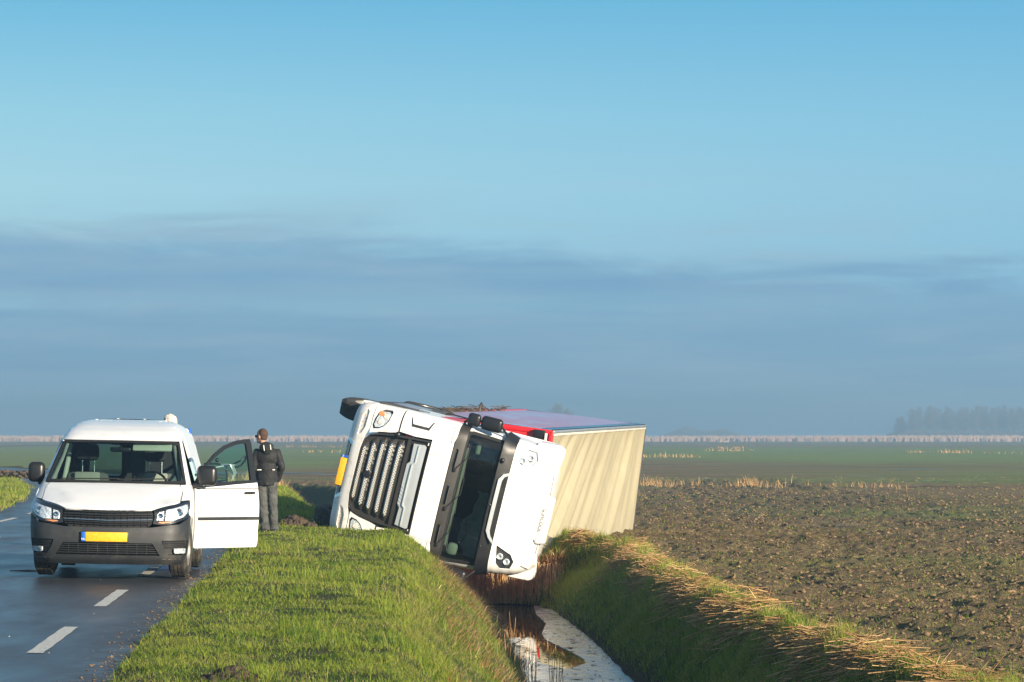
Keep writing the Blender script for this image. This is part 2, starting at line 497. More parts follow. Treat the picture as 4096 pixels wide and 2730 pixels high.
# ================================================================ GROUND
YR = [10, 21, 24, 27.5, 32.6, 38.2, 45.3, 61, 75, 96, 109, 129, 157, 171, 200, 260]
XR = [-2.2, -2.70, -2.86, -3.05, -3.33, -3.62, -4.05, -4.95, -6.3, -8.7, -10.8, -14.2, -22.4, -27.4, -42, -90]
YLf = [10, 21, 45, 61, 67, 73, 84, 95, 109, 129, 135, 150, 171, 200, 260]
XLf = [-8.0, -8.4, -9.6, -10.3, -10.7, -11.3, -12.7, -14.3, -16.7, -20.2, -21.8, -26.5, -34, -50, -104]
road_r = lambda y: np.interp(y, YR, XR)
road_l = lambda y: np.interp(y, YLf, XLf)
# water line of the ditch
YW = [10, 20, 28.9, 34, 40.9, 48.9, 55, 57, 58.6, 60, 64, 68, 75, 96, 109, 129, 157, 200]
XWL = [1.2, 0.85, 0.52, 0.38, 0.19, -0.06, -0.35, -0.48, -0.75, -1.5, -2.0, -2.5, -3.5, -5.2, -7.2, -10.6, -18.5, -38]
XWR = [3.3, 2.75, 2.15, 1.85, 1.46, 1.14, 0.72, 0.52, 0.22, -0.95, -1.5, -2.0, -2.8, -4.3, -6.2, -9.5, -17.2, -36]
XCR = [5.3, 4.15, 3.34, 2.95, 2.52, 2.26, 2.15, 2.25, 1.95, 1.35, 0.7, 0.4, -0.9, -2.2, -4.0, -7.3, -15, -33]
ZW = -1.5
FIELD = -0.58


def ss(t):
    t = np.clip(t, 0, 1); return t * t * (3 - 2 * t)


def ground_z(x, y, detail=True):
    x = np.asarray(x, float); y = np.asarray(y, float)
    rr, rl = road_r(y), road_l(y)
    wl, wr, cr = np.interp(y, YW, XWL), np.interp(y, YW, XWR), np.interp(y, YW, XCR)
    cl = wl - 1.6
    fade = 1 - ss((y - 150) / 50)                       # the ditch is out of view beyond
    wob = fbm(x * 0.8 + 5, y * 0.5, 11, 3)
    n_s = fbm(x * 2.2, y * 1.6, 3, 4)
    roadz = -0.018 * (x - (rr + rl) / 2)
    roadz = roadz - 0.03
    verge = 0.015 + 0.09 * wob + 0.07 * n_s - 0.02 * np.clip((x - rr) / 3, 0, 1)
    verge = verge - 0.10 * np.exp(-((x - rr) / 0.22) ** 2) * 0.5
    verge = verge - 0.11 * np.exp(-((x + 2.4) / 1.3) ** 2 - ((y - 53.0) / 4.5) ** 2)
    field = FIELD + 0.16 * fbm(x * 0.25, y * 0.12, 21, 3) + np.where(y < 160, 0.20 * fbm(x * 3.1, y * 2.6, 8, 4) + 0.30 * np.abs(fbm(x * 5.7, y * 5.1, 9, 3)), 0)
    tl = np.clip((x - cl) / (wl + 0.25 - cl), 0, 1)
    left_bank = verge + (ZW - 0.28 - verge) * (tl ** 1.15 * 0.85 + 0.15 * ss(tl))
    tr = np.clip((cr - x) / (cr - wr + 0.2), 0, 1)
    crest = field + 0.10 + 0.10 * np.exp(-((y - 60.5) / 3.2) ** 2)
    right_bank = crest + (ZW - 0.28 - crest) * (tr ** 1.1) + 0.10 * fbm(x * 2.0, y * 1.1, 31, 4)
    rough_bank = 0.09 * fbm(x * 2.6 + 2, y * 1.7, 32, 4)
    z = np.where(x < cl, verge, np.where(x < wl + 0.25, left_bank + rough_bank * tl, np.where(x < wr - 0.2, ZW - 0.28, np.where(x < cr, right_bank, 0))))
    lip = np.exp(-((x - cr) / 0.45) ** 2)
    z = np.where(x >= cr, field + (crest - field) * lip, z)
    # after the ditch has gone out of view the verge simply falls to the field
    flat = np.where(x > rr + 1.5, field, verge)
    z = z * fade + flat * (1 - fade)
    z = np.where((x <= rr) & (x >= rl), roadz, z)
    lv = 0.03 + 0.05 * wob + 0.03 * n_s
    dl = rl - x
    leftz = lv * (1 - ss((dl - 3) / 9)) + (-0.30 + 0.06 * wob) * ss((dl - 3) / 9)
    z = np.where(x < rl, leftz, z)
    far = ss((y - 185) / 60)
    z = z * (1 - far) + (field) * far
    return z


def grid_axis(dense0, dense1, step, lo, hi, g):
    a = list(np.arange(dense0, dense1, step))
    s = step; v = a[-1]
    while v < hi: s *= g; v += s; a.append(v)
    s = step; v = dense0; b = []
    while v > lo: s *= g; v -= s; b.append(v)
    return np.array(b[::-1] + a)


gx = grid_axis(-11, 13, 0.085, -2500, 2500, 1.13)
gy = grid_axis(16, 66, 0.085, 8, 2450, 1.014)
X, Y = np.meshgrid(gx, gy)
Z = ground_z(X, Y)
nx, ny = len(gx), len(gy)
idx = np.arange(nx * ny).reshape(ny, nx)
faces = np.stack([idx[:-1, :-1].ravel(), idx[:-1, 1:].ravel(), idx[1:, 1:].ravel(), idx[1:, :-1].ravel()], 1)
rr, rl = road_r(Y), road_l(Y)
wl, wr, cr = np.interp(Y, YW, XWL), np.interp(Y, YW, XWR), np.interp(Y, YW, XCR)
soil = ss((X - cr - 0.25 + 0.3 * fbm(X, Y, 5)) / 0.3)            # 1 on the ploughed field
soil = np.where(Y > 185, np.where(X > -200, 1, 1), soil)
soil = np.where(X < rl, ss((rl - X - 6) / 5), soil)
wet = np.exp(-((Z - ZW) / 0.22) ** 2) * (Y < 150)                # bare mud along the water line
roadside = np.exp(-((X - rr) / 0.35) ** 2) + np.exp(-((X - rl) / 0.35) ** 2)

def mat_ground():
    m, t, p, o = new_mat('ground')
    co = t.new('ShaderNodeTexCoord').outputs['Object']
    sp = t.new('ShaderNodeSeparateXYZ'); t.l.new(co, sp.inputs[0])
    at = lambda n: t.new('ShaderNodeAttribute', attribute_name=n).outputs['Fac']
    # turf under the blades
    n1 = t.noise(co, 1.4, 6, 0.6); n2 = t.noise(co, 9, 5, 0.65)
    turf = t.mix(t.maprange(n2, 0.35, 0.65), (0.035, 0.055, 0.010, 1), (0.085, 0.105, 0.024, 1))
    turf = t.mix(t.maprange(n1, 0.5, 0.70, 0, 0.85), turf, (0.085, 0.060, 0.032, 1))
    # field: bare clods, thin green crop in bands that run across the view
    q = t.math('DIVIDE', 100.0, t.math('MAXIMUM', sp.outputs[1], 20.0))
    warp = t.noise(t.mapping(co, scale=(0.02, 0.012, 1)), 1.0, 4, 0.6)
    qq = t.math('ADD', q, t.math('MULTIPLY', t.math('SUBTRACT', warp, 0.5), 0.16))
    right = t.maprange(sp.outputs[0], 6, 30)
    g_a = t.ramp(t.math('DIVIDE', qq, 1.5), [(0.0, 0.25), (0.09, 0.25), (0.115, 0.95), (0.20, 0.9), (0.235, 0.12), (0.36, 0.06), (0.40, 0.1), (0.42, 0.5), (0.45, 0.06), (1.0, 0.12)])
    g_b = t.ramp(t.math('DIVIDE', qq, 1.5), [(0.0, 0.3), (0.10, 0.3), (0.12, 0.9), (0.24, 1.0), (0.27, 0.45), (0.31, 0.35), (0.34, 0.8), (0.41, 0.7), (0.45, 0.9), (0.47, 0.15), (1.0, 0.12)])
    g_l = t.ramp(t.math('DIVIDE', qq, 1.5), [(0.0, 0.3), (0.09, 0.3), (0.13, 0.9), (0.30, 0.8), (0.36, 0.15), (0.55, 0.1), (0.7, 0.5), (1.0, 0.5)])
    g = t.mix(right, g_a, g_b); g = t.mix(t.maprange(sp.outputs[0], -8, -16), g, g_l)
    patch = t.noise(t.mapping(co, scale=(0.10, 0.06, 1)), 1.0, 5, 0.65)
    streak = t.noise(t.mapping(co, scale=(0.06, 0.9, 1), rot=(0, 0, R(12))), 1.0, 4, 0.6)
    g = t.math('MULTIPLY', g, t.maprange(streak, 0.35, 0.62, 0.25, 1.25), clamp=True)
    g = t.math('MAXIMUM', g, t.math('MULTIPLY', t.maprange(patch, 0.48, 0.66, 0.0, 0.55), t.maprange(q, 0.4, 1.2, 0.3, 1)))
    fine = t.noise(co, 14, 6, 0.7); finer = t.noise(co, 46, 4, 0.7)
    brown = t.mix(t.maprange(fine, 0.35, 0.68), (0.120, 0.072, 0.038, 1), (0.37, 0.240, 0.125, 1))
    brown = t.mix(t.maprange(t.noise(t.mapping(co, scale=(0.3, 0.18, 1)), 1, 4), 0.4, 0.7, 0, 0.35), brown, (0.22, 0.18, 0.13, 1))
    ruts = t.noise(t.mapping(co, scale=(0.035, 0.42, 1), rot=(0, 0, R(-9))), 1.0, 5, 0.6)
    brown = t.mix(t.math('MULTIPLY', t.maprange(ruts, 0.50, 0.62, 0, 0.75), t.maprange(sp.outputs[1], 45, 90, 0.35, 1)), brown, (0.075, 0.052, 0.036, 1))
    green = t.mix(t.maprange(finer, 0.35, 0.65), (0.12, 0.235, 0.040, 1), (0.21, 0.38, 0.065, 1))
    gm = t.math('MULTIPLY', g, t.maprange(finer, 0.3, 0.6, 0.35, 1.0))
    field = t.mix(gm, brown, green)
    c = t.mix(at('soil'), turf, field)
    mud = t.mix(t.maprange(fine, 0.4, 0.7), (0.040, 0.028, 0.018, 1), (0.085, 0.062, 0.042, 1))
    c = t.mix(t.math('MULTIPLY', at('wet'), 0.9), c, mud)
    c = t.mix(t.math('MULTIPLY', at('roadside'), t.maprange(n2, 0.35, 0.6)), c, (0.075, 0.056, 0.038, 1))
    t.put(p.inputs['Base Color'], c)
    wetf = t.math('MULTIPLY', at('soil'), t.maprange(t.noise(t.mapping(co, scale=(0.35, 0.16, 1)), 1.0, 4, 0.6), 0.60, 0.68))
    wetf = t.math('MULTIPLY', wetf, t.maprange(finer, 0.40, 0.52, 1, 0.2))
    t.put(p.inputs['Roughness'], t.maprange(wetf, 0, 1, 0.88, 0.28))
    p.inputs['Specular IOR Level'].default_value = 0.25
    b = t.new('ShaderNodeBump'); b.inputs['Distance'].default_value = 0.16
    t.put(b.inputs['Strength'], t.maprange(wetf, 0, 1, 0.85, 0.1))
    hh = t.math('ADD', fine, t.math('MULTIPLY', finer, 0.35))
    t.put(b.inputs['Height'], hh); t.l.new(b.outputs[0], p.inputs['Normal'])
    return m


ground = np_mesh('ground', np.stack([X.ravel(), Y.ravel(), Z.ravel()], 1), faces, mat_ground(), smooth=True,
                 attrs={'soil': soil.ravel(), 'wet': wet.ravel(), 'roadside': np.clip(roadside, 0, 1).ravel()})
tag(ground, kind='structure')

# ---- road
def mat_road():
    m, t, p, o = new_mat('wet_asphalt')
    co = t.new('ShaderNodeTexCoord').outputs['Object']
    at = lambda n: t.new('ShaderNodeAttribute', attribute_name=n).outputs['Fac']
    grit = t.noise(co, 130, 3, 0.7); mid = t.noise(t.mapping(co, scale=(1, 0.25, 1)), 1.6, 5, 0.6)
    c = t.mix(t.maprange(grit, 0.3, 0.7), (0.024, 0.028, 0.036, 1), (0.066, 0.070, 0.082, 1))
    c = t.mix(t.maprange(mid, 0.4, 0.7, 0, 0.4), c, (0.045, 0.042, 0.040, 1))
    e = t.math('MULTIPLY', at('edge'), t.maprange(t.noise(co, 6, 5, 0.7), 0.38, 0.58))
    c = t.mix(e, c, (0.060, 0.043, 0.030, 1))
    far = t.math('MULTIPLY', at('mudpatch'), t.maprange(t.noise(co, 3.0, 6, 0.7), 0.40, 0.56))
    c = t.mix(far, c, (0.085, 0.058, 0.040, 1))
    t.put(p.inputs['Base Color'], c)
    t.put(p.inputs['Roughness'], t.maprange(t.math('ADD', mid, t.math('MULTIPLY', e, 0.4)), 0.35, 0.9, 0.28, 0.55))
    b = t.new('ShaderNodeBump'); b.inputs['Distance'].default_value = 0.006; b.inputs['Strength'].default_value = 0.45
    t.put(b.inputs['Height'], grit); t.l.new(b.outputs[0], p.inputs['Normal'])
    return m


def road_z(x, y): return -0.018 * (x - (road_r(y) + road_l(y)) / 2)

def strip(name, ys, xl_f, xr_f, nacross, m, dz=0.0, attrs_f=None, zf=road_z):
    vs = []; U = []
    for y in ys:
        a, b = xl_f(y), xr_f(y)
        for k in range(nacross + 1):
            x = a + (b - a) * k / nacross; vs.append((x, y, float(zf(x, y)) + dz)); U.append((x, y, k / nacross))
    n = nacross + 1
    fs = np.array([(i * n + k, i * n + k + 1, (i + 1) * n + k + 1, (i + 1) * n + k) for i in range(len(ys) - 1) for k in range(nacross)])
    return np_mesh(name, np.array(vs), fs, m, smooth=True, attrs=attrs_f(np.array(U)) if attrs_f else None)


ry = np.concatenate([np.arange(12, 80, 0.5), np.arange(80, 250, 2.0)])
def road_attrs(U):
    x, y = U[:, 0], U[:, 1]
    d = np.minimum(np.abs(x - road_r(y)), np.abs(x - road_l(y)))
    return {'edge': np.exp(-(d / 0.28) ** 2), 'mudpatch': np.exp(-((y - 104) / 12) ** 2) * np.exp(-((x - road_l(y) - 1.0) / 2.5) ** 2)}
wig = lambda y, s: 0.05 * float(fbm(y * 1.3, s, 40, 3))
road = strip('road', ry, lambda y: float(road_l(y)) - 0.05 + wig(y, 1.0), lambda y: float(road_r(y)) + 0.05 + wig(y, 7.0), 40, mat_road(), 0.0, road_attrs)
tag(road, kind='structure')

def mat_marking():
    m, t, p, o = new_mat('worn_road_marking_paint')
    co = t.new('ShaderNodeTexCoord').outputs['Object']
    n = t.noise(co, 45, 5, 0.7)
    t.put(p.inputs['Base Color'], t.mix(t.maprange(n, 0.53, 0.66), (0.62, 0.60, 0.54, 1), (0.16, 0.16, 0.15, 1)))
    p.inputs['Roughness'].default_value = 0.6
    return m
mk = mat_marking()
def dash(y0, y1, side, wdt=0.125):
    f = (lambda y: float(road_r(y)) - 0.73) if side == 'r' else (lambda y: float(road_l(y)) + 0.82)
    ys = list(np.linspace(y0, y1, 14))
    jag = {}
    def ed(y, s):
        return 0.004 * math.sin(y * 7 + s * 5) + 0.002 * math.sin(y * 23 + s)
    o = strip('road_marking', ys, lambda y: f(y) - wdt / 2 + ed(y, 1), lambda y: f(y) + wdt / 2 + ed(y, 2), 3, mk, 0.005)
    tag(o, kind='structure')
for k in range(-1, 26):
    a = 24.1 + 6.6 * k
    if a < 150: dash(a, a + 3.3, 'r')
for k in range(0, 16):
    a = 58.2 + 6.0 * k
    if a < 150: dash(a, a + 3.0, 'l')

# ---- water and ice in the ditch
def mat_water():
    m, t, p, o = new_mat('still_ditch_water')
    p.inputs['Base Color'].default_value = (0.012, 0.011, 0.008, 1)
    p.inputs['Roughness'].default_value = 0.02; p.inputs['IOR'].default_value = 1.33
    co = t.new('ShaderNodeTexCoord').outputs['Object']
    b = t.new('ShaderNodeBump'); b.inputs['Distance'].default_value = 0.01; b.inputs['Strength'].default_value = 0.02
    t.put(b.inputs['Height'], t.noise(co, 3, 2)); t.l.new(b.outputs[0], p.inputs['Normal'])
    return m
water = strip('water', np.arange(14, 150, 1.0), lambda y: interp(y, YW, XWL) - 0.5, lambda y: interp(y, YW, XWR) + 0.5, 4, mat_water(), 0.0, zf=lambda x, y: ZW)
tag(water, kind='structure')

def mat_ice():
    m, t, p, o = new_mat('thin_ice')
    co = t.new('ShaderNodeTexCoord').outputs['Object']
    n = t.noise(co, 5, 6, 0.7)
    big = t.noise(t.mapping(co, scale=(1, .5, 1)), 1.3, 4, 0.6)
    c_ = t.mix(t.maprange(n, 0.35, 0.7), (0.26, 0.28, 0.29, 1), (0.44, 0.45, 0.44, 1)); c_ = t.mix(t.maprange(big, 0.42, 0.58), c_, (0.17, 0.19, 0.20, 1))
    t.put(p.inputs['Base Color'], c_)
    t.put(p.inputs['Roughness'], t.maprange(n, 0.3, 0.7, 0.16, 0.34)); p.inputs['IOR'].default_value = 1.6
    b = t.new('ShaderNodeBump'); b.inputs['Distance'].default_value = 0.01; b.inputs['Strength'].default_value = 0.12
    t.put(b.inputs['Height'], t.noise(co, 12, 5)); t.l.new(b.outputs[0], p.inputs['Normal'])
    return m
mi = mat_ice()
def flat_piece(name, pts, m, z, sub=0.12, jag=0.03, thick=0.012, seed=1):
    pts = densify(pts, 0.12, 0.25)
    pts = [(x + jag * float(fbm(x * 5, y * 3, seed, 3)), y + jag * 2 * float(fbm(x * 5 + 9, y * 3, seed + 1, 3))) for x, y in pts]
    if sum(pts[i][0] * pts[(i + 1) % len(pts)][1] - pts[(i + 1) % len(pts)][0] * pts[i][1] for i in range(len(pts))) < 0: pts = pts[::-1]
    mb = panel(lambda s, t: (s, t, z), pts, ds=0.3, dt=0.6, thick=thick)
    o = mb.build(name, m, smooth=False); tag(o, kind='structure'); return o
ice_r = [(0.401, 58.35), (0.416, 55.42), (0.561, 52.77), (0.47, 50.1), (0.501, 48.63), (0.677, 47.13), (0.869, 45.61), (0.996, 44.29), (1.006, 43.51), (0.729, 42.39), (0.394, 43.51), (0.315, 43.89), (0.212, 42.39), (0.22, 39.06), (0.083, 33.18), (1.949, 33.18), (1.562, 39.06), (1.537, 40.99), (1.384, 44.29), (1.216, 48.63), (1.05, 53.33), (0.793, 57.67), (0.616, 59.76)]
flat_piece('ice', ice_r, mi, ZW + 0.012, seed=3)
ice_l = [(-0.474, 54.21), (-0.333, 53.33), (-0.192, 51.13), (-0.106, 48.63), (0.123, 49.23), (0.152, 48.63), (0.0, 47.46), (0.015, 46.57), (0.143, 45.71), (0.262, 44.09), (0.2, 42.76), (0.22, 39.06), (0.083, 33.18), (-0.435, 33.18), (-0.638, 48.63)]
flat_piece('ice', ice_l, mi, ZW + 0.008, seed=9)

# puddles standing in the far field
def mat_puddle():
    m, t, p, o = new_mat('puddle')
    p.inputs['Base Color'].default_value = (0.02, 0.02, 0.018, 1); p.inputs['Roughness'].default_value = 0.05; p.inputs['IOR'].default_value = 1.33
    return m
mp = mat_puddle()
def puddle(x0, x1, y0, y1, seed):
    n = 40; pts = []
    for k in range(n):
        a = 2 * math.pi * k / n; r_ = 1 + 0.5 * float(fbm(math.cos(a) * 2 + seed, math.sin(a) * 2, seed, 3))
        pts.append(((x0 + x1) / 2 + math.cos(a) * (x1 - x0) / 2 * r_, (y0 + y1) / 2 + math.sin(a) * (y1 - y0) / 2 * r_))
    zz = float(np.max(ground_z(np.array([p[0] for p in pts]), np.array([p[1] for p in pts]))))
    zc = float(np.mean(ground_z(np.array([p[0] for p in pts]), np.array([p[1] for p in pts]))))
    mb = MB(); mb.add([(x, y, zc + 0.03) for x, y in pts], [tuple(range(n))])
    o = mb.build('puddle', mp, smooth=False); tag(o, kind='structure')
for i, a in enumerate([(-20, -11.2, 185, 188), (-11.5, -8, 180, 182), (-44, -28, 208, 211), (24, 28, 205, 207)]):
    puddle(*a, seed=50 + i)

# ================================================================ VAN (front at y=0, x to its own left, y to its tail)
van_m = Matrix.Translation((-4.555, 35.95, 0.0)) @ Euler((0, R(1.15), R(2.5))).to_matrix().to_4x4()
van = empty('van', van_m, label='white panel van with its driver door open, parked half on the road', cat='van')

VZ = [.17, .22, .32, .42, .55, .62, .70, .77, .80, .86, .92, .98, 1.03, 1.055, 1.54, 1.60, 1.66, 1.72, 1.76, 1.785, 1.80]
VF = [.10, .04, .015, 0.0, .005, .03, .05, .06, .11, .26, .42, .60, .76, .86, 1.60, 1.72, 1.88, 2.12, 2.40, 2.75, 3.1]
VW = [.80, .84, .865, .88, .89, .892, .893, .893, .892, .89, .885, .877, .865, .855, .705, .69, .662, .618, .565, .50, .40]
VR = [.26, .27, .28, .28, .28, .28, .28, .28, .28, .27, .25, .22, .20, .18, .16, .17, .18, .20, .2, .2, .2]    # depth of the corner
VB = [.10, .11, .12, .12, .12, .12, .12, .12, .12, .12, .12, .12, .12, .11, .10, .10, .10, .10, .1, .1, .1]  # bow of the front
vW = lambda z: interp(z, VZ, VW)
def vyc(z): return interp(z, VZ, VF) + interp(z, VZ, VB) + interp(z, VZ, VR)
def vP(s, z):
    W = vW(z); f = interp(z, VZ, VF); b = interp(z, VZ, VB); r = interp(z, VZ, VR)
    a = 0.72; u = min(abs(s) / W, 1.0)
    if u < a: x = W * u; y = f + b * u * u
    else:
        th = (u - a) / (1 - a) * math.pi / 2
        x = W * (a + (1 - a) * math.sin(th)); y = f + b * u * u + r * (1 - math.cos(th))
    if 0.84 < z < 1.04:                      # the bonnet: raised middle, two creases that run out towards the screen
        sc_ = 0.36 + (z - 0.84) / 0.20 * 0.30
        y += 0.10 * max(0.0, min(1, (abs(s) - sc_) / 0.14)) * math.sin(math.pi * (z - 0.84) / 0.20)
    return (math.copysign(x, s), y, z)
def vS(sign):
    return lambda s, z: (sign * (vW(z) + 0.0), s * sign, z)      # flank: s = y for the +x side
# -- front skin pieces, outlines in (x, height)
DS, DT = 0.07, 0.035
bonnet = [(-.70, 1.046), (-.35, 1.052), (0, 1.053), (.35, 1.052), (.70, 1.046), (.735, .985), (.735, .866), (.70, .850), (.56, .808), (.505, .787), (.48, .778), (.25, .768), (0, .765), (-.25, .768), (-.48, .778), (-.505, .787), (-.56, .808), (-.70, .850), (-.735, .866), (-.735, .985)]
panel(vP, bonnet, ds=DS, dt=0.015, off=0.006, thick=0.02).build('bonnet', 'white', van)
def wing(sg):
    o = [(.742, .985), (.742, .872), (.80, .880), (.852, .878), (.870, .80), (.862, .718), (vW(.70), .70), (vW(.80), .80), (vW(.90), .90), (vW(.985), .985), (vW(1.05), 1.05), (.78, 1.05), (.706, 1.046)]
    return o if sg > 0 else mirror(o)
for sg in (1, -1):
    panel(vP, wing(sg), ds=0.03, dt=0.02, off=0.003).build('front_wing', 'white', van)
# front roof skin above the windscreen, closed by the roof crown
top = [(-vW(1.55), 1.55), (vW(1.55), 1.55), (vW(1.60), 1.60), (vW(1.66), 1.66), (vW(1.72), 1.72), (vW(1.76), 1.76), (vW(1.785), 1.785), (vW(1.799), 1.799), (-vW(1.799), 1.799), (-vW(1.785), 1.785), (-vW(1.76), 1.76), (-vW(1.72), 1.72), (-vW(1.66), 1.66), (-vW(1.60), 1.60)]
rm = panel(vP, top, ds=0.05, dt=0.012)
# roof panel running to the tail
ybk = 4.42
rm.build('front_roof', 'white', van)
rb = MB()
prof = [(-vW(z), z) for z in (1.60, 1.66, 1.72, 1.76, 1.785)] + [(-.40, 1.80), (-.2, 1.806), (0, 1.808), (.2, 1.806), (.40, 1.80)] + [(vW(z), z) for z in (1.785, 1.76, 1.72, 1.66, 1.60)]
ysr = lambda z: min(vyc(min(z, 1.799)), 3.3)
vs = []; n = len(prof)
for j in range(13):
    for (x, z) in prof:
        y0 = ysr(z) if abs(x) > .395 else 3.1 + 0.1 * (abs(x) / .4)
        y = y0 + (ybk - y0) * j / 12
        vs.append((x, y, z - 0.03 * (j / 12) ** 2))
rb.add(vs, [(j * n + k, j * n + k + 1, (j + 1) * n + k + 1, (j + 1) * n + k) for j in range(12) for k in range(n - 1)])
rb.build('roof_panel', 'white', van, ang=60)
for x in (-.42, -.16, .16, .42):
    t_ = MB(); t_.box((x, 3.75, 1.795 if abs(x) < .3 else 1.782), (.03, 1.1, .012), 0.005, rot=(R(-1.2), 0, 0)); t_.build('roof_rib', 'white', van)
for x in (-.50, .0, .50):
    t_ = MB(); t_.box((x, 2.95 if x else 3.1, 1.776 if x else 1.800), (.035, .05, .01), 0.004); t_.build('roof_plug', 'black', van)
# A-pillars: the skin beside the windscreen
def pillar(sg):
    o = [(.762, 1.06), (.64, 1.545), (.70, 1.548)] + [(vW(z), z) for z in (1.54, 1.4, 1.25, 1.12, 1.056)] + [(.80, 1.056)]
    return o if sg > 0 else mirror(o)
for sg in (1, -1):
    panel(vP, pillar(sg), ds=0.025, dt=0.05, off=0.002, thick=0.02).build('windscreen_pillar', 'white', van)
# windscreen: black ceramic border, glass, rubber
scr = [(-.755, 1.064), (-.4, 1.058), (0, 1.056), (.4, 1.058), (.755, 1.064), (.70, 1.30), (.645, 1.525), (.60, 1.54), (.3, 1.546), (0, 1.548), (-.3, 1.546), (-.60, 1.54), (-.645, 1.525), (-.70, 1.30)]
scr_in = [(-.725, 1.092), (-.4, 1.084), (0, 1.082), (.4, 1.084), (.725, 1.092), (.672, 1.30), (.625, 1.50), (.58, 1.518), (.3, 1.524), (0, 1.526), (-.3, 1.524), (-.58, 1.518), (-.625, 1.50), (-.672, 1.30)]
ws = panel(vP, scr, ds=.08, dt=.04, off=0.0).build('windscreen', 'glass', van)
panel(vP, scr, [scr_in], ds=.05, dt=.03, off=0.004, thick=0.01).build('windscreen_seal', 'dull', ws)
# cowl and wipers
panel(vP, [(-.69, 1.052), (.69, 1.052), (.75, 1.066), (-.75, 1.066)], ds=.06, dt=.01, off=-0.012, thick=0.02).build('cowl', 'dull', van)
for (a, b) in (((-.62, 1.090), (.05, 1.098)), ((.02, 1.088), (.62, 1.105))):
    pth = [Vector(vP(a[0] + (b[0] - a[0]) * k / 8, a[1] + (b[1] - a[1]) * k / 8)) + Vector((0, -.006, .012)) for k in range(9)]
    MB().tube(pth, 0.008, 6).build('wiper', 'dull', van)
# bumper
bz = [(-vW(.70), .70), (-.858, .715), (-.80, .66), (-.74, .615), (-.56, .585), (-.50, .575), (-.25, .568), (0, .566), (.25, .568), (.50, .575), (.56, .585), (.74, .615), (.80, .66), (.858, .715), (vW(.70), .70)]
bot = [(vW(.55), .55), (vW(.42), .42), (vW(.32), .32), (vW(.23), .23), (.78, .195), (.4, .175), (0, .172), (-.4, .175), (-.78, .195), (-vW(.23), .23), (-vW(.32), .32), (-vW(.42), .42), (-vW(.55), .55)]
lowg = [(-.50, .402), (.50, .402), (.585, .262), (-.585, .262)]
fogL = [(-.845, .437), (-.60, .432), (-.655, .272), (-.845, .262)]
bump = panel(vP, bz + bot, [lowg, mirror(fogL), fogL], ds=.05, dt=.035, off=0.012, thick=0.03).build('front_bumper', 'bumper', van)
panel(vP, [(-.80, .23), (.80, .23), (.78, .172), (-.78, .172)], ds=.04, dt=.008, off=0.02, thick=0.03).build('bumper_lip', 'bumper', bump)
panel(vP, [(-.62, .41), (.62, .41), (.62, .25), (-.62, .25)], ds=.1, dt=.06, off=-0.06, thick=0.01).build('lower_grille_back', 'dull', bump)
for z in (.385, .36, .335, .31, .285):
    h = .50 + (.402 - z) / .14 * .085
    panel(vP, rrect(-h, z - .004, h, z + .004, .003, 1), ds=.06, dt=.02, off=0.0, thick=.03).build('lower_grille_slat', 'bumper', bump)
for x in np.linspace(-.44, .44, 9):
    panel(vP, rrect(x - .004, .268, x + .004, .398, .003, 1), ds=.02, dt=.05, off=-.01, thick=.02).build('lower_grille_post', 'bumper', bump)
for sg in (-1, 1):
    fo = fogL if sg < 0 else mirror(fogL)
    panel(vP, [(x * 1.0, z) for x, z in fo], ds=.05, dt=.04, off=-.03, thick=.01).build('fog_lamp_recess', 'bumper', bump)
    for z in (.415, .395, .372, .352):
        q = [(-.83, z), (-.62, z), (-.625, z - .007), (-.83, z - .007)]
        panel(vP, q if sg < 0 else mirror(q), ds=.05, dt=.02, off=-.005, thick=.02).build('fog_lamp_slat', 'bumper', bump)
    q = rrect(-.82, .288, -.70, .343, .01, 2); q = q if sg < 0 else mirror(q)
    fl = panel(vP, q, ds=.03, dt=.02, off=.006, thick=.02).build('fog_lamp', 'reflector', van)
    panel(vP, q, ds=.03, dt=.02, off=.012).build('lens', 'lens', fl)
# grille between the lamps
gr_o = [(-.50, .775), (-.25, .765), (0, .762), (.25, .765), (.50, .775), (.52, .70), (.50, .63), (.44, .585), (0, .571), (-.44, .585), (-.50, .63), (-.52, .70)]
gr = panel(vP, gr_o, ds=.06, dt=.03, off=-.03, thick=.01).build('grille', 'dull', van)
for z, hw, th, mt in ((.745, .49, .010, 'black'), (.715, .50, .012, 'black'), (.688, .50, .008, 'black'), (.655, .495, .006, 'chrome'), (.632, .47, .012, 'black'), (.605, .44, .008, 'black')):
    q = [(-hw, z + .010 - th / 2), (0, z - .004 - th / 2), (hw, z + .010 - th / 2), (hw, z + .010 + th / 2), (0, z - .004 + th / 2), (-hw, z + .010 + th / 2)]
    panel(vP, q, ds=.07, dt=.02, off=0.008, thick=.035).build('grille_slat', mt, gr)
for x in np.linspace(-.45, .45, 13):
    panel(vP, rrect(x - .004, .59, x + .004, .755, .003, 1), ds=.02, dt=.05, off=-.015, thick=.012).build('grille_post', 'black', gr)
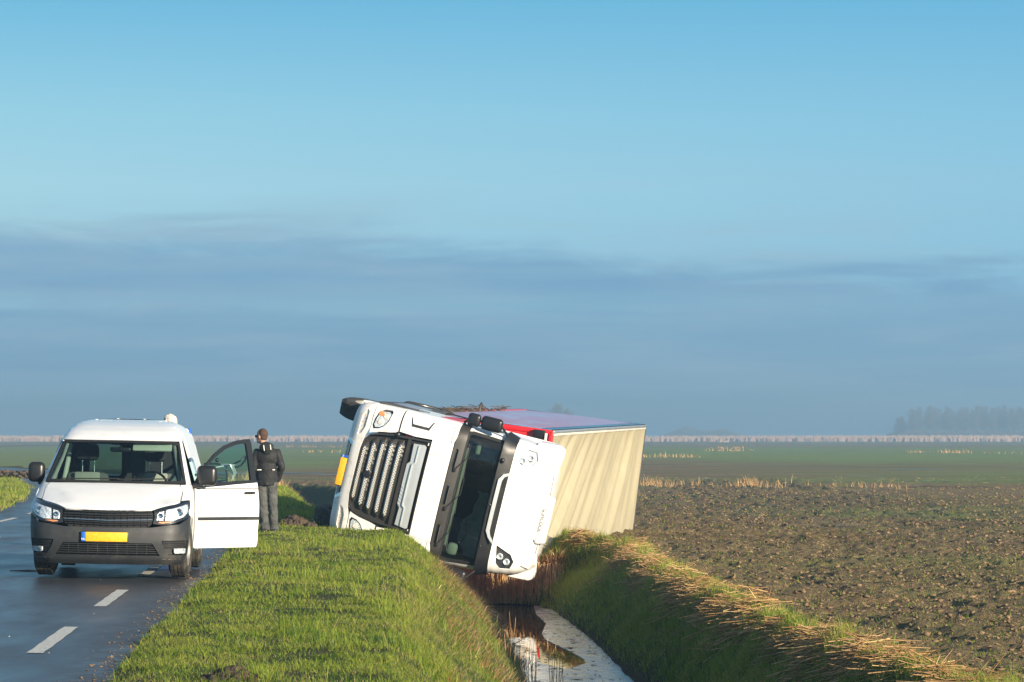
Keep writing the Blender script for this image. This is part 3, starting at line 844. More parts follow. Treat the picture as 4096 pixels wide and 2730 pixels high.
# headlamps
for sg in (-1, 1):
    q = [(-.505, .62), (-.60, .608), (-.70, .625), (-.80, .675), (-.845, .72), (-.862, .80), (-.845, .868), (-.80, .868), (-.70, .835), (-.56, .797), (-.51, .775), (-.52, .70)]
    q = q if sg < 0 else mirror(q)
    hb = panel(vP, q, ds=.04, dt=.03, off=-.004, thick=.02).build('headlight', 'black', van)
    inner = [(-.640, .655), (-.70, .660), (-.782, .702), (-.822, .745), (-.832, .80), (-.818, .834), (-.79, .834), (-.70, .795), (-.645, .775)]
    inn2 = [(-.545, .660), (-.615, .657), (-.622, .72), (-.620, .762), (-.57, .752), (-.545, .72)]
    ind = [(-.56, .630), (-.62, .624), (-.69, .642), (-.65, .646), (-.57, .642)]
    for pts, mm, nm in ((inner, 'reflector', 'main_reflector'), (inn2, 'reflector', 'inner_reflector'), (ind, 'orange', 'indicator')):
        pts = pts if sg < 0 else mirror(pts)
        panel(vP, pts, ds=.02, dt=.02, off=.003, thick=.006).build(nm, mm, hb)
    c = Vector(vP(sg * .74, .75)); MB().lathe(c + Vector((0, -.012, 0)), 'y', [(.001, 0), (.03, -.004), (.042, .004), (.045, .02)], 20).build('bulb_shield', 'chrome', hb)
    c = Vector(vP(sg * .585, .71)); MB().lathe(c + Vector((0, -.012, 0)), 'y', [(.001, 0), (.02, -.004), (.03, .004), (.032, .02)], 20).build('bulb_shield', 'chrome', hb)
    panel(vP, [(x * .995, z) for x, z in q], ds=.04, dt=.03, off=.014).build('lens', 'lens', hb)
# number plate
pl_m = 0.035
pl = MB().box((-.03, -.025, .468), (.53, .012, .118), .006).build('number_plate', 'black', van)
MB().box((-.03 + .022, -.033, .468), (.465, .006, .106), .004).build('plate_face', 'plate', pl)
MB().box((-.03 - .236, -.033, .468), (.045, .006, .106), .004).build('plate_strip', 'plateblue', pl)
text('plate_letters', 'NL', .035, 'inkwhite', pl, axes((-.266, -.0375, .44), (1, 0, 0), (0, 0, 1), (0, -1, 0)))

# -- flanks
WH_Y = (0.90, 3.60); WHR = .315
def flank(sg, outer, holes=(), ds=.08, dt=.06, off=0.0, thick=0.02):
    P = lambda s, z: (sg * vW(z), s, z)
    return panel(P, outer, holes, ds=ds, dt=dt, off=off, thick=thick, flip=(sg < 0))
def arch(y, r=.375, z0=.23, n=14, rev=False):
    a0 = math.asin((z0 - WHR) / r)
    o = [(y + r * math.cos(a), WHR + r * math.sin(a)) for a in np.linspace(math.pi - a0, a0, n)]
    return o
front_edge = [(vyc(z), z) for z in (.23, .32, .42, .55, .70)]
for sg in (1, -1):
    # wing behind the bumper corner up to the door shut line
    fe = [(vyc(z), z) for z in (1.05, .98, .92, .86, .80, .70)]
    wingp = [(1.36, .23), (1.36, 1.02), (1.30, 1.05)] + fe + arch(WH_Y[0])
    # arch points run from front to back
    flank(sg, wingp, off=.001).build('wing_side', 'white', van)
    flank(sg, [(vyc(.23), .23), (vyc(.42), .42), (vyc(.70), .70)] + arch(WH_Y[0])[:4][::-1], off=.004).build('bumper_side', 'bumper', van)
    # rear quarter with arch and rear body
    qp = [(2.46, .23), (2.46, 1.60)] + [(2.46, 1.66), (ybk - .02, 1.64), (ybk, 1.0), (ybk, .25)] + arch(WH_Y[1])[::-1]
    flank(sg, qp, off=.001, ds=.12).build('body_side', 'white', van)
    flank(sg, [(2.46, .60), (2.46, .64), (3.30, .64), (3.30, .60)], off=.016, thick=.015).build('side_strip', 'bumper', van)
    # roof rail and sill and screen pillar foot around the door opening
    flank(sg, [(1.90, 1.55), (2.04, 1.62), (2.46, 1.62), (2.46, 1.55)], off=.0, dt=.03, ds=.06).build('roof_rail', 'white', van)
    flank(sg, [(1.36, .22), (2.46, .22), (2.46, .30), (1.36, .30)], off=-.01).build('sill', 'white', van)
    flank(sg, [(1.30, 1.05), (vyc(1.056), 1.056), (vyc(1.3), 1.3), (vyc(1.53), 1.53), (vyc(1.53) + .06, 1.53), (vyc(1.3) + .08, 1.3), (vyc(1.056) + .12, 1.056)], ds=.04, off=0).build('pillar_side', 'white', van)
    # blue-grey wheel housings
    for wy in WH_Y:
        hv_ = [(sg * xx, wy + .385 * math.cos(a), WHR + .385 * math.sin(a)) for a in np.linspace(R(-5), R(185), 18) for xx in (.42, .84)]
        MB().add(hv_, [(2 * i, 2 * i + 1, 2 * i + 3, 2 * i + 2) for i in range(17)]).build('wheel_housing', 'dull', van)
# high panel on the flank seen behind the open door: window band print
flank(1, [(2.52, 1.10), (2.52, 1.50), (2.9, 1.55), (4.2, 1.5), (4.2, 1.12)], off=.006, thick=.005).build('side_pressing', 'white', van)
flank(1, [(2.48, 1.13), (2.48, 1.16), (4.35, 1.16), (4.35, 1.13)], off=.014, thick=.01).build('slide_rail', 'bumper', van)
# closed far door with its window
dr = flank(-1, [(1.38, .31), (1.38, 1.02), (2.44, 1.05), (2.44, .31)], off=.001).build('closed_door', 'white', van)
wf = [(1.42, 1.03), (1.62, 1.40), (1.78, 1.53), (2.0, 1.555), (2.40, 1.555), (2.42, 1.06)]
wi = [(1.52, 1.07), (1.68, 1.36), (1.82, 1.49), (2.0, 1.515), (2.35, 1.515), (2.36, 1.09)]
flank(-1, wf, [wi], off=.001, ds=.05, dt=.05).build('window_frame', 'black', dr)
flank(-1, wi, off=-.008, thick=0).build('window_glass', 'glass', dr)
MB().box((-.905, 2.28, .90), (.03, .16, .03), .01).build('handle', 'black', dr)
# tail: two doors with windows
tw = [rrect(-.60, 1.06, -.10, 1.50, .05), rrect(.10, 1.06, .26, 1.50, .05)]
tail_o = [(-.86, .30), (.86, .30), (.86, 1.0), (.72, 1.50), (.62, 1.70), (.4, 1.765), (-.4, 1.765), (-.62, 1.70), (-.72, 1.50), (-.86, 1.0)]
rd = panel(lambda s, t: (s, ybk, t), tail_o, tw, ds=.12, dt=.1, off=0, thick=.04).build('rear_doors', 'white', van)
for t_ in tw: panel(lambda s, t: (s, ybk - .01, t), t_, ds=.2, dt=.2).build('rear_window', 'glass', rd)
# lining, floor, bulkhead net rail so that the cabin is dark like a real one
MB().box((0, 2.6, .36), (1.60, 3.5, .04)).build('cabin_floor', 'dull', van)
for sg in (-1, 1):
    for y0, y1, z0, z1 in ((2.46, 4.36, .4, 1.62), (1.36, 2.46, .4, 1.0) if sg < 0 else (1.36, 1.4, .4, .9)):
        lin = MB(); lin.add([(sg * (vW(z0) - .04), y0, z0), (sg * (vW(z0) - .04), y1, z0), (sg * (vW(z1) - .04), y1, z1), (sg * (vW(z1) - .04), y0, z1)], [(0, 1, 2, 3)]); lin.build('side_lining', 'seatdark', van, smooth=False)
MB().box((0, 3.25, 1.585), (1.2, 2.2, .02)).build('headlining', 'seatdark', van)
bk = panel(lambda s, t: (s, 2.62, t), [(-.80, .38), (.80, .38), (.80, 1.02), (.68, 1.56), (-.68, 1.56), (-.80, 1.02)], [rrect(-.52, 1.12, -.06, 1.50, .04), rrect(.06, 1.12, .24, 1.50, .04)], ds=.2, dt=.2, thick=.03)
bk.build('bulkhead', 'seatdark', van, smooth=False)
da = MB(); da.box((0, 1.27, .985), (1.36, .40, .11), .05); da.box((0, 1.36, .82), (1.36, .2, .4), .05)
da.build('dashboard', 'seatdark', van)
for x in (-.42, .38):
    st = MB(); st.box((x, 2.12, .84), (.50, .16, .66), .07, rot=(R(-12), 0, 0)); st.box((x, 1.85, .58), (.50, .52, .16), .06)
    so = st.build('seat', 'seat', van)
    MB().box((x - .01, 2.18, 1.40), (.27, .11, .20), .05, rot=(R(-6), 0, 0)).build('headrest', 'seatdark', so)
    for dx in (-.07, .07): MB().tube([(x + dx, 2.18, 1.13), (x + dx, 2.18, 1.33)], .009, 8).build('headrest_post', 'chrome', so)
    MB().box((x, 2.03, 1.0), (.30, .05, .34), .02, rot=(R(-12), 0, 0)).build('seat_centre', 'creamtrim', so)
swp = [(.38 + .18 * math.cos(a), 1.52 + .18 * math.sin(a) * .35, 1.02 + .18 * math.sin(a) * .93) for a in np.linspace(0, 2 * math.pi, 28)]
sw = MB().tube(swp, .014, 8, cap=False); sw.box((.38, 1.50, 1.0), (.12, .05, .10), .02); sw.box((.38, 1.51, 1.02), (.34, .02, .04), .01)
sw.build('steering_wheel', 'black', van)
im = MB().box((.0, 1.62, 1.44), (.24, .03, .055), .015); im.tube([(0, 1.62, 1.46), (0, 1.66, 1.53)], .01, 6); im.box((0, 1.70, 1.52), (.24, .1, .05), .02)
im.build('interior_mirror', 'black', van)
MB().box((.37, 1.66, 1.475), (.46, .03, .11), .03, rot=(R(-35), 0, 0)).build('sun_visor', 'cream', van)
for sg in (-1, 1):
    MB().tube([(sg * .74, 1.15, 1.07), (sg * .66, 1.52, 1.34), (sg * .625, 1.70, 1.50)], [.028, .02, .02], 8).build('pillar_trim', 'creamtrim', van)
ch = MB().box((-.68, 2.2, 1.2), (.05, .12, .62), .02, rot=(0, R(10), 0)); ch.box((-.70, 1.75, 1.0), (.05, .7, .08), .02); ch.build('door_post_trim', 'cream', van)

# wheels
def wheel(name, mtx, parent, rad=.32, wd=.2, rim=.205, mr='steel', seg=36, lugs=True):
    wo = bpy.data.objects.new(name, None); col.objects.link(wo); wo.parent = parent; wo.matrix_local = mtx
    h = wd / 2; k = rad
    MB().lathe((0, 0, 0), 'x', [(rim, -h), (rim + .02, -h - .004), (k * .86, -h - .008), (k * .955, -h + .012), (k * .99, -h + .03), (k, -h * .4), (k, h * .4), (k * .99, h - .03), (k * .955, h - .012), (k * .86, h + .008), (rim + .02, h + .004), (rim, h), (rim, -h)], seg).build('tyre', 'rubber', wo)
    td = MB()
    for i in range(seg * 2):
        a = math.pi * i / seg
        for j, ox in enumerate((-.62, -.22, .22, .62)):
            aa = a + (j % 2) * math.pi / seg * .5
            td.box((ox * h, math.cos(aa) * (k + .002), math.sin(aa) * (k + .002)), (h * .34, math.pi * k / seg * .62, .012), rot=(aa - math.pi / 2, 0, 0))
    t2 = td.build('tread', 'rubber', wo, smooth=False); tag(t2, kind='stuff')
    MB().lathe((0, 0, 0), 'x', [(rim, -h * .8), (rim, h * .9), (rim - .012, h * .93), (rim - .02, h * .6), (rim * .78, h * .42), (rim * .6, h * .55), (rim * .36, h * .62), (rim * .3, h * .85), (.001, h * .88)], seg).build('rim', mr, wo)
    if lugs:
        hl = MB()
        for i in range(12):
            a = 2 * math.pi * i / 12
            hl.ball((h * .48, math.cos(a) * rim * .70, math.sin(a) * rim * .70), (.006, .017, .017), 5)
        tag(hl.build('rim_vent', 'dull', wo), kind='stuff')
    return wo
def wheel_at(x, y, z, steer=0, out=1, parent=None, **k):
    m = Matrix.Translation((x, y, z)) @ Euler((0, 0, R(steer) + (0 if out > 0 else math.pi))).to_matrix().to_4x4()
    return wheel('wheel', m, parent, **k)
wheel_at(.765, WH_Y[0], .318, -3.5, 1, van); wheel_at(-.765, WH_Y[0], .318, -3.5, -1, van)
wheel_at(.765, WH_Y[1], .318, 0, 1, van); wheel_at(-.765, WH_Y[1], .318, 0, -1, van)
ub = MB(); ub.box((0, 2.2, .30), (1.3, 3.7, .10), .02); ub.box((0, .55, .24), (.9, .5, .07), .02); ub.box((.35, .62, .2), (.3, .3, .06), .02)
ub.tube([(-.6, .9, .26), (.6, .9, .26)], .03, 8); ub.tube([(-.6, 3.6, .27), (.6, 3.6, .27)], .035, 8)
ub.build('underbody', 'dull', van)

# mirror on the closed side
def door_mirror(parent, m, flip):
    s = -1 if flip else 1
    a = MB(); a.box((s * .125, 0, .12), ((.195 if flip else .235), .12, .235), .06, seg=4)
    o = a.build('mirror_housing', 'black', parent); o.matrix_local = m
    MB().box((s * .125, .054, .10), (.15, .006, .17), .002).build('mirror_glass', 'chrome', o)
    MB().box((s * .03, .0, .0), (.16, .07, .055), .025, seg=3).build('mirror_arm', 'black', o)
    return o
door_mirror(van, Matrix.Translation((-.82, 1.36, 1.045)), True)

# open driver door: hinge line at (x .87, y 1.37), swung out
da_ = R(41)
dm = Matrix.Translation((.865, 1.40, .04)) @ Euler((0, R(0.6), -da_)).to_matrix().to_4x4()
door = bpy.data.objects.new('driver_door', None); col.objects.link(door); door.parent = van; door.matrix_local = dm
tag(door, 'open white driver door with black window frame')
# door coordinates: s runs from the hinge to the latch edge along local y
def dP(s, z):
    bow = 0.035 * math.sin(math.pi * min(max((z - .25) / .8, 0), 1)) - (max(z - 1.0, 0) * .12)
    return (bow, s, z)
skin = [(0.0, .30), (.02, .27), (1.07, .27), (1.085, .31), (1.085, .37), (1.07, .45), (1.08, .80), (1.07, 1.03), (.0, .965)]
sk = panel(dP, skin, ds=.09, dt=.05, off=.02, thick=.05).build('door_skin', 'white', door)
fo = [(-.01, .965), (.02, 1.02), (.10, 1.12), (.22, 1.24), (.38, 1.37), (.56, 1.47), (.74, 1.525), (.92, 1.55), (1.00, 1.553), (1.02, 1.50), (1.07, 1.04), (1.07, 1.03)]
fi = [(.09, 1.015), (.09, 1.075), (.22, 1.20), (.38, 1.325), (.56, 1.425), (.74, 1.478), (.90, 1.50), (.93, 1.49), (.955, 1.30), (.975, 1.065)]
panel(dP, fo, [fi], ds=.05, dt=.05, off=.012, thick=.03).build('window_frame', 'black', door)
panel(dP, fi, ds=.12, dt=.1, off=0.0).build('window_glass', glass('door_glass', (0.50, 0.76, 0.76)), door)
MB().box((.062, .905, .915), (.03, .17, .030), .012).build('handle', 'black', door)
panel(dP, rrect(.03, .595, 1.075, .632, .012, 2), ds=.1, dt=.03, off=.032, thick=.015).build('trim_strip', 'bumper', door)
panel(dP, [(.02, .30), (1.06, .30), (1.06, .96), (.03, .93)], ds=.2, dt=.2, off=-.05, thick=.03).build('door_lining', 'seatdark', door)
mm = Matrix.Translation((.045, .0, 1.00)) @ Euler((0, 0, da_ - R(2))).to_matrix().to_4x4()
door_mirror(door, mm, False)
# side strip pressing line above the belt
panel(dP, rrect(.02, .955, 1.07, .965, .003, 1), ds=.1, dt=.03, off=.026, thick=.01).build('belt_moulding', 'black', door)

# ================================================================ OVERTURNED LORRY: tractor
# local frame: x to the lorry's own left, y to its tail, z towards its roof; the whole thing lies on its left side
def lying(origin, roll, yaw, pitch=0.0):
    r_, p_ = R(roll), R(yaw)
    ez = Vector((math.cos(r_) * math.cos(p_), -math.cos(r_) * math.sin(p_), -math.sin(r_)))
    b = Vector((math.sin(p_), math.cos(p_), math.tan(R(pitch)))).normalized()
    ez = (ez - b * ez.dot(b)).normalized()
    return axes(origin, b.cross(ez), b, ez)
_m = lying((-3.22, 56.4, 1.164), 14, 10)
_m = _m @ Matrix.Translation((0.06, 0, 0))
cab = empty('lorry_tractor', _m, label='white lorry cab lying on its side in the ditch, grille and windscreen facing the road', cat='lorry')

CZ = [.20, .26, .36, .50, 1.0, 1.7, 2.05, 2.20, 2.86, 3.09, 3.20, 3.35, 3.5, 3.62, 3.72, 3.80, 3.86]
CF = [.22, .12, .04, 0.0, -.01, .02, .07, .12, .40, .47, .52, .62, .76, .92, 1.10, 1.32, 1.60]
CW = [1.10, 1.16, 1.20, 1.23, 1.25, 1.25, 1.25, 1.25, 1.225, 1.21, 1.20, 1.175, 1.14, 1.09, 1.02, .93, .80]
cW = lambda z: interp(z, CZ, CW)
cF = lambda z: interp(z, CZ, CF)
CR_, CB_ = .26, .10
def cyc(z): return cF(z) + CB_ + CR_
def cP(s, z):
    W = cW(z); f = cF(z); a = .80; u = min(abs(s) / W, 1)
    if u < a: x = W * u; y = f + CB_ * u * u
    else:
        th = (u - a) / (1 - a) * math.pi / 2
        x = W * (a + (1 - a) * math.sin(th)); y = f + CB_ * u * u + CR_ * (1 - math.cos(th))
    return (math.copysign(x, s), y, z)
def cpan(poly, holes=(), name=None, m='cabwhite', parent=None, both=False, **k):
    r_ = []
    for sg in ((1, -1) if both else (1,)):
        o = panel(cP, poly if sg > 0 else mirror(poly), holes if sg > 0 else [mirror(h) for h in holes], **k).build(name, m, parent or cab)
        r_.append(o)
    return r_[0] if not both else r_
gril_o = [(-.41, .50), (.41, .50), (.60, .53), (.70, .60), (.75, .75), (.79, 1.0), (.83, 1.69), (-.83, 1.69), (-.79, 1.0), (-.75, .75), (-.70, .60), (-.60, .53)]
# bumper: lower band, fog lamp pockets
bl = [(x, z) for x, z in [(-cW(.24), .24), (-.9, .22), (-.5, .21), (.5, .21), (.9, .22), (cW(.24), .24)]]
bumper_o = bl + [(cW(.3), .30), (cW(.5), .50), (cW(.56), .56), (.80, .56), (.66, .515), (.42, .485), (-.42, .485), (-.66, .515), (-.80, .56), (-cW(.56), .56), (-cW(.5), .50), (-cW(.3), .30)]
fog = [(.63, .37), (.98, .38), (1.06, .44), (1.04, .49), (.80, .485), (.68, .44)]
slot = [(-.60, .235), (-.46, .32), (.46, .32), (.60, .235)]
plate_gap = rrect(-.52, .225, .52, .315, .02)
bmp = cpan(bumper_o, [fog, mirror(fog), plate_gap], 'front_bumper', 'cabdirty', ds=.07, dt=.04, off=.02, thick=.04)
cpan(plate_gap, name='bumper_slot', m='dull', parent=bmp, off=-.03, thick=.01)
for sg in (1, -1):
    f_ = fog if sg > 0 else mirror(fog)
    fl = panel(cP, f_, ds=.04, dt=.03, off=-.005, thick=.01).build('fog_lamp', 'warmlens', cab)
    panel(cP, f_, ds=.04, dt=.03, off=.012).build('lens', 'lens', fl)
    q = [(.56, .235), (.50, .235), (.42, .345), (.49, .345)]
    panel(cP, q if sg > 0 else mirror(q), ds=.03, dt=.03, off=.03, thick=.02).build('bumper_trim', 'chrome', bmp)
# number plate
cpl = MB().box((.04, -.045, .262), (.56, .012, .13), .004).build('number_plate', 'black', cab)
MB().box((.04 + .023, -.054, .262), (.49, .006, .118), .003).build('plate_face', 'plate', cpl)
MB().box((.04 - .25, -.054, .262), (.048, .006, .118), .003).build('plate_strip', 'plateblue', cpl)
text('plate_letters', 'NL', .04, 'inkwhite', cpl, axes((.04 - .25, -.0585, .235), (1, 0, 0), (0, 0, 1), (0, -1, 0)))
# white corner panels with head lamps, up to the tilt gap
hd = [(.64, .585), (.72, .575), (.90, .62), (1.06, .70), (1.13, .80), (1.14, .90), (1.05, .905), (.90, .86), (.76, .78), (.66, .68)]
corner = [(.64, .575), (.70, .565), (.83, .575), (cW(.575), .575), (cW(.7), .70), (cW(.9), .90), (cW(1.06), 1.06), (.83, 1.06), (.80, 1.0), (.765, .75), (.70, .60)]
corner = [(.715, .575), (cW(.575), .575), (cW(.7), .70), (cW(.9), .90), (cW(1.07), 1.07), (.845, 1.07), (.81, .95), (.775, .75), (.735, .62)]
hd = [(.775, .63), (.80, .60), (.92, .615), (1.06, .675), (1.14, .75), (1.17, .86), (1.15, .915), (1.03, .905), (.90, .87), (.825, .79)]
hd = [(.80, .62), (.86, .59), (.98, .605), (1.07, .65), (1.12, .74), (1.13, .86), (1.10, .90), (.99, .87), (.88, .80), (.825, .72)]
for sg in (1, -1):
    c_ = corner if sg > 0 else mirror(corner); h_ = hd if sg > 0 else mirror(hd)
    panel(cP, c_, [h_], ds=.05, dt=.05, off=.012, thick=.03).build('corner_panel', 'cabdirty', cab)
    hb = panel(cP, h_, ds=.04, dt=.03, off=-.006, thick=.01).build('headlight', 'black', cab)
    cx, cz = .975, .75
    inn = [(cx + (x - cx) * .80, cz + (z - cz) * .80) for x, z in hd]
    inn = inn if sg > 0 else mirror(inn)
    panel(cP, inn, ds=.03, dt=.03, off=.0, thick=.006).build('main_reflector', 'reflector', hb)
    for bx, bz, mm in ((1.03, .80, 'warmlens'), (.94, .72, 'warmlens'), (1.05, .70, 'orange')):
        c = Vector(cP(sg * bx, bz)); MB().lathe(c + Vector((0, -.01, 0)), 'y', [(.001, .0), (.03, -.006), (.05, .0), (.058, .03)], 20).build('bulb_bowl', mm, hb)
    panel(cP, h_, ds=.04, dt=.03, off=.016).build('lens', 'lens', hb)
# grille
gb = cpan([(x * .99, z) for x, z in gril_o], name='grille', m='grille', ds=.08, dt=.08, off=-.07, thick=.01)
rim_in = [(x * .965, .50 + (z - .50) * .985 + .008) for x, z in gril_o]
panel(cP, [(x * 1.005, z - (.006 if z < .6 else 0)) for x, z in gril_o], [rim_in], ds=.06, dt=.06, off=.012, thick=.08).build('grille_surround', 'grille', gb)
for z, hw, dzz in ((.565, .50, .0), (.72, .60, .0), (.875, .645, .0), (1.03, .665, .0), (1.19, .69, .0)):
    # bar: proud body with a curved-back end, chrome lip below, perforated face
    def barP(s, t, hw=hw, z=z):
        e = max(0.0, (abs(s) - hw * .86) / (hw * .14 + .09))
        p = Vector(cP(s, z + t)); p.y += 0.10 * e * e + (.028 if t > .03 else (.0 if t > -.03 else .01)); return p
    w_ = hw + .09
    body = [(-w_, -.02), (-hw, -.058), (hw, -.058), (w_, -.02), (w_, .03), (hw, .062), (-hw, .062), (-w_, .03)]
    sl = panel(barP, body, ds=.08, dt=.02, off=.0, thick=.05).build('grille_slat', 'grille', gb)
    h2 = hw * .93
    face = [(-h2, -.005), (-h2 + .05, -.028), (h2 - .05, -.028), (h2, -.005), (h2 - .03, .022), (-h2 + .03, .022)]
    panel(barP, face, ds=.08, dt=.02, off=.006, thick=.006).build('mesh_strip', 'mesh', sl)
    lip = [(-h2 - .02, .0), (-h2 - .01, -.025), (-h2 + .04, -.042), (h2 - .04, -.042), (h2 + .01, -.025), (h2 + .02, .0), (h2 + .008, .0), (h2 - .045, -.029), (-h2 + .045, -.029), (-h2 - .008, .0)]
    panel(barP, lip, ds=.08, dt=.01, off=.010, thick=.012).build('chrome_lip', 'chrome', sl)
MB().lathe(Vector(cP(0, .72)) + Vector((0, -.03, 0)), 'y', [(.001, -.02), (.05, -.018), (.066, 0), (.066, .04)], 24).build('round_badge', 'black', gb)
cpan(rrect(-.80, 1.285, .80, 1.345, .02), name='grille_crossbar', m='grille', parent=gb, ds=.08, dt=.04, off=.0, thick=.05)
# silver panel
sil = [(-.72, 1.40), (-.40, 1.415), (-.345, 1.365), (.38, 1.365), (.43, 1.415), (.74, 1.40), (.765, 1.60), (.75, 1.635), (-.71, 1.635), (-.735, 1.60)]
cpan([(x * 1.02, z) for x, z in rrect(-.80, 1.35, .80, 1.685, .02)], name='silver_panel_recess', m='dull', parent=gb, off=-.04, thick=.01)
sp_ = cpan(sil, name='silver_panel', m='silver', ds=.06, dt=.04, off=lambda s, t: .004 + .03 * min(1, max(0, (t - 1.37) / .2)), thick=.03)
cpan([(-.70, 1.50), (-.40, 1.50), (-.36, 1.455), (.38, 1.455), (.42, 1.50), (.72, 1.50), (.735, 1.515), (.41, 1.515), (.37, 1.47), (-.35, 1.47), (-.39, 1.515), (-.715, 1.515)], name='silver_ridge', m='silver', parent=sp_, ds=.05, dt=.02, off=.045, thick=.03)
for i in range(6):
    x = .05 + i * .062
    cpan([(x, 1.375), (x + .012, 1.375), (x + .052, 1.45), (x + .04, 1.45)], name='silver_rib', m='silver', parent=sp_, ds=.03, dt=.03, off=.018, thick=.02)
for x in (-.775, .80):
    cpan(rrect(x - .03, 1.64, x + .03, 1.668, .006), name='marker', m='reflect', ds=.03, dt=.02, off=-.01, thick=.02)
# white side panels above the tilt gap, with step recess arcs
for sg in (1, -1):
    o = [(.865, 1.10), (cW(1.1), 1.10), (cW(1.4), 1.40), (cW(1.7), 1.70), (cW(2.02), 2.02), (.89, 2.02), (.865, 1.715), (.845, 1.40)]
    o = o if sg > 0 else mirror(o)
    cp_ = panel(cP, o, ds=.05, dt=.06, off=.014, thick=.03).build('wing_panel', 'cabwhite', cab)
    st_ = [(1.03, 1.30), (1.10, 1.26), (1.10, 1.24), (1.0, 1.28), (1.0, 1.60), (1.10, 1.66), (1.10, 1.635), (1.03, 1.585)]
    st_ = st_ if sg > 0 else mirror(st_)
    panel(cP, st_, ds=.04, dt=.04, off=.017, thick=.01).build('step_recess', 'bumper', cp_)
    g_ = [(.80, 1.045), (cW(1.05), 1.05), (cW(1.1), 1.115), (.83, 1.115)]
    panel(cP, g_ if sg > 0 else mirror(g_), ds=.05, dt=.03, off=-.03, thick=.01).build('tilt_gap', 'dull', cab)
    hl = [(.86, 1.055), (1.0, 1.06), (1.03, 1.075), (1.0, 1.095), (.86, 1.10)]
    panel(cP, hl if sg > 0 else mirror(hl), ds=.04, dt=.02, off=.0, thick=.03).build('tilt_bracket', 'black', cab)
MB().ball(Vector(cP(-.80, 1.08)) + Vector((0, -.01, 0)), (.06, .04, .05), 8).build('tow_eye_cover', 'black', cab)
# white band under the windscreen
band_o = [(-.86, 1.70), (.86, 1.70), (.885, 2.02), (.90, 2.075), (-.90, 2.075), (-.885, 2.02)]
bd = cpan(band_o, name='front_band', ds=.08, dt=.06, off=.018, thick=.03)
bd2 = cpan([(.895, 2.03), (cW(2.03), 2.03), (cW(2.1), 2.10), (1.02, 2.10), (.91, 2.075)], name='band_end', both=True, ds=.05, dt=.03, off=.014, thick=.03)
for i in range(7):
    x = -.55 + i * .18
    cpan([(x, 1.90), (x + .010, 1.90), (x + .010, 1.995), (x, 1.995)], name='band_notch', m='creamtrim', parent=bd, ds=.03, dt=.05, off=.0195, thick=.004)
for z in np.linspace(1.76, 2.0, 5):
    cpan(rrect(-.66, z, -.60, z + .012, .004, 1), name='band_notch', m='creamtrim', parent=bd, ds=.03, dt=.03, off=.0195, thick=.004)
# black cowl with three oval hand holds
cowl_o = [(-1.02, 2.09), (1.02, 2.09), (cW(2.12), 2.12), (cW(2.25), 2.25), (1.10, 2.265), (-1.10, 2.265), (-cW(2.25), 2.25), (-cW(2.12), 2.12)]
ovals = [rrect(c - .17, 2.125, c + .17, 2.185, .028) for c in (-.64, .02, .72)]
cw = cpan(cowl_o, ovals, 'windscreen_cowl', 'grille', ds=.06, dt=.04, off=.012, thick=.03)
for ov in ovals:
    cpan(ov, name='hand_hold', m='black', parent=cw, ds=.06, dt=.03, off=-.03, thick=.01)
    cx = sum(p[0] for p in ov) / len(ov)
    cpan(rrect(cx - .15, 2.178, cx + .15, 2.188, .004, 1), name='hand_hold_edge', m='chassis', parent=cw, ds=.06, dt=.03, off=.022, thick=.02)
# windscreen
scr = [(-1.10, 2.27), (1.10, 2.27), (1.12, 2.34), (1.085, 2.88), (-1.085, 2.88), (-1.12, 2.34)]
sci = [(-1.06, 2.30), (1.06, 2.30), (1.075, 2.35), (1.05, 2.85), (-1.05, 2.85), (-1.075, 2.35)]
cws = cpan(scr, name='windscreen', m='cabglass', ds=.1, dt=.1, off=.0)
cpan(scr, [sci], 'windscreen_seal', 'dull', parent=cws, ds=.08, dt=.05, off=.006, thick=.02)
for (xa, xb, za, zb) in ((-.45, -.95, 2.20, 2.36), (.25, -.35, 2.20, 2.39), (.90, .35, 2.20, 2.36)):
    pth = [Vector(cP(xa + (xb - xa) * k / 6, za + (zb - za) * min(1, k / 3))) + Vector((0, -.035, 0)) for k in range(7)]
    wp_ = MB().tube(pth, .010, 6); wp_.box(pth[0], (.07, .04, .05), .01); wp_.build('wiper', 'dull', cab)
for (x0, x1) in ((-.95, -.30), (-.34, .30), (.36, .98)):
    MB().tube([Vector(cP(x0 + (x1 - x0) * k / 6, 2.325 + .008 * k)) + Vector((0, -.02, 0)) for k in range(7)], .007, 5).build('wiper_blade', 'chassis', cab)
# pillars beside the glass
pil = [(1.125, 2.27), (cW(2.27), 2.27), (cW(2.5), 2.50), (cW(2.86), 2.86), (1.09, 2.88), (1.125, 2.34)]
cpan(pil, name='windscreen_pillar', both=True, ds=.03, dt=.08, off=.004, thick=.03)
# black sun visor band
vis = [(-1.12, 2.865), (-.9, 2.855), (0, 2.85), (.9, 2.855), (1.12, 2.865), (cW(2.9), 2.90), (cW(3.09), 3.085), (-cW(3.09), 3.085), (-cW(2.9), 2.90)]
vb = cpan(vis, name='sun_visor', m='black', ds=.07, dt=.05, off=lambda s, t: .03 + .07 * max(0, (3.09 - t) / .23), thick=.02)
chb = [(-.60, 3.075), (-.56, 2.99), (-.46, 2.925), (.46, 2.925), (.57, 2.985), (.66, 3.075), (.60, 3.075), (.53, 3.02), (.44, 2.99), (-.44, 2.99), (-.52, 3.02), (-.55, 3.075)]
cpan(chb, name='visor_trim', m='silver', ds=.05, dt=.02, off=.125, thick=.03)
cpan([(-.53, 3.07), (-.44, 2.995), (.44, 2.995), (.56, 3.07)], name='visor_pocket', m='dull', parent=vb, ds=.08, dt=.04, off=.105, thick=.01)
for x in (-.80, .0, .75):
    MB().ball(Vector(cP(x, 2.93)) + Vector((0, -.12, 0)), (.012, .012, .012), 5).build('visor_bolt', 'chrome', vb)
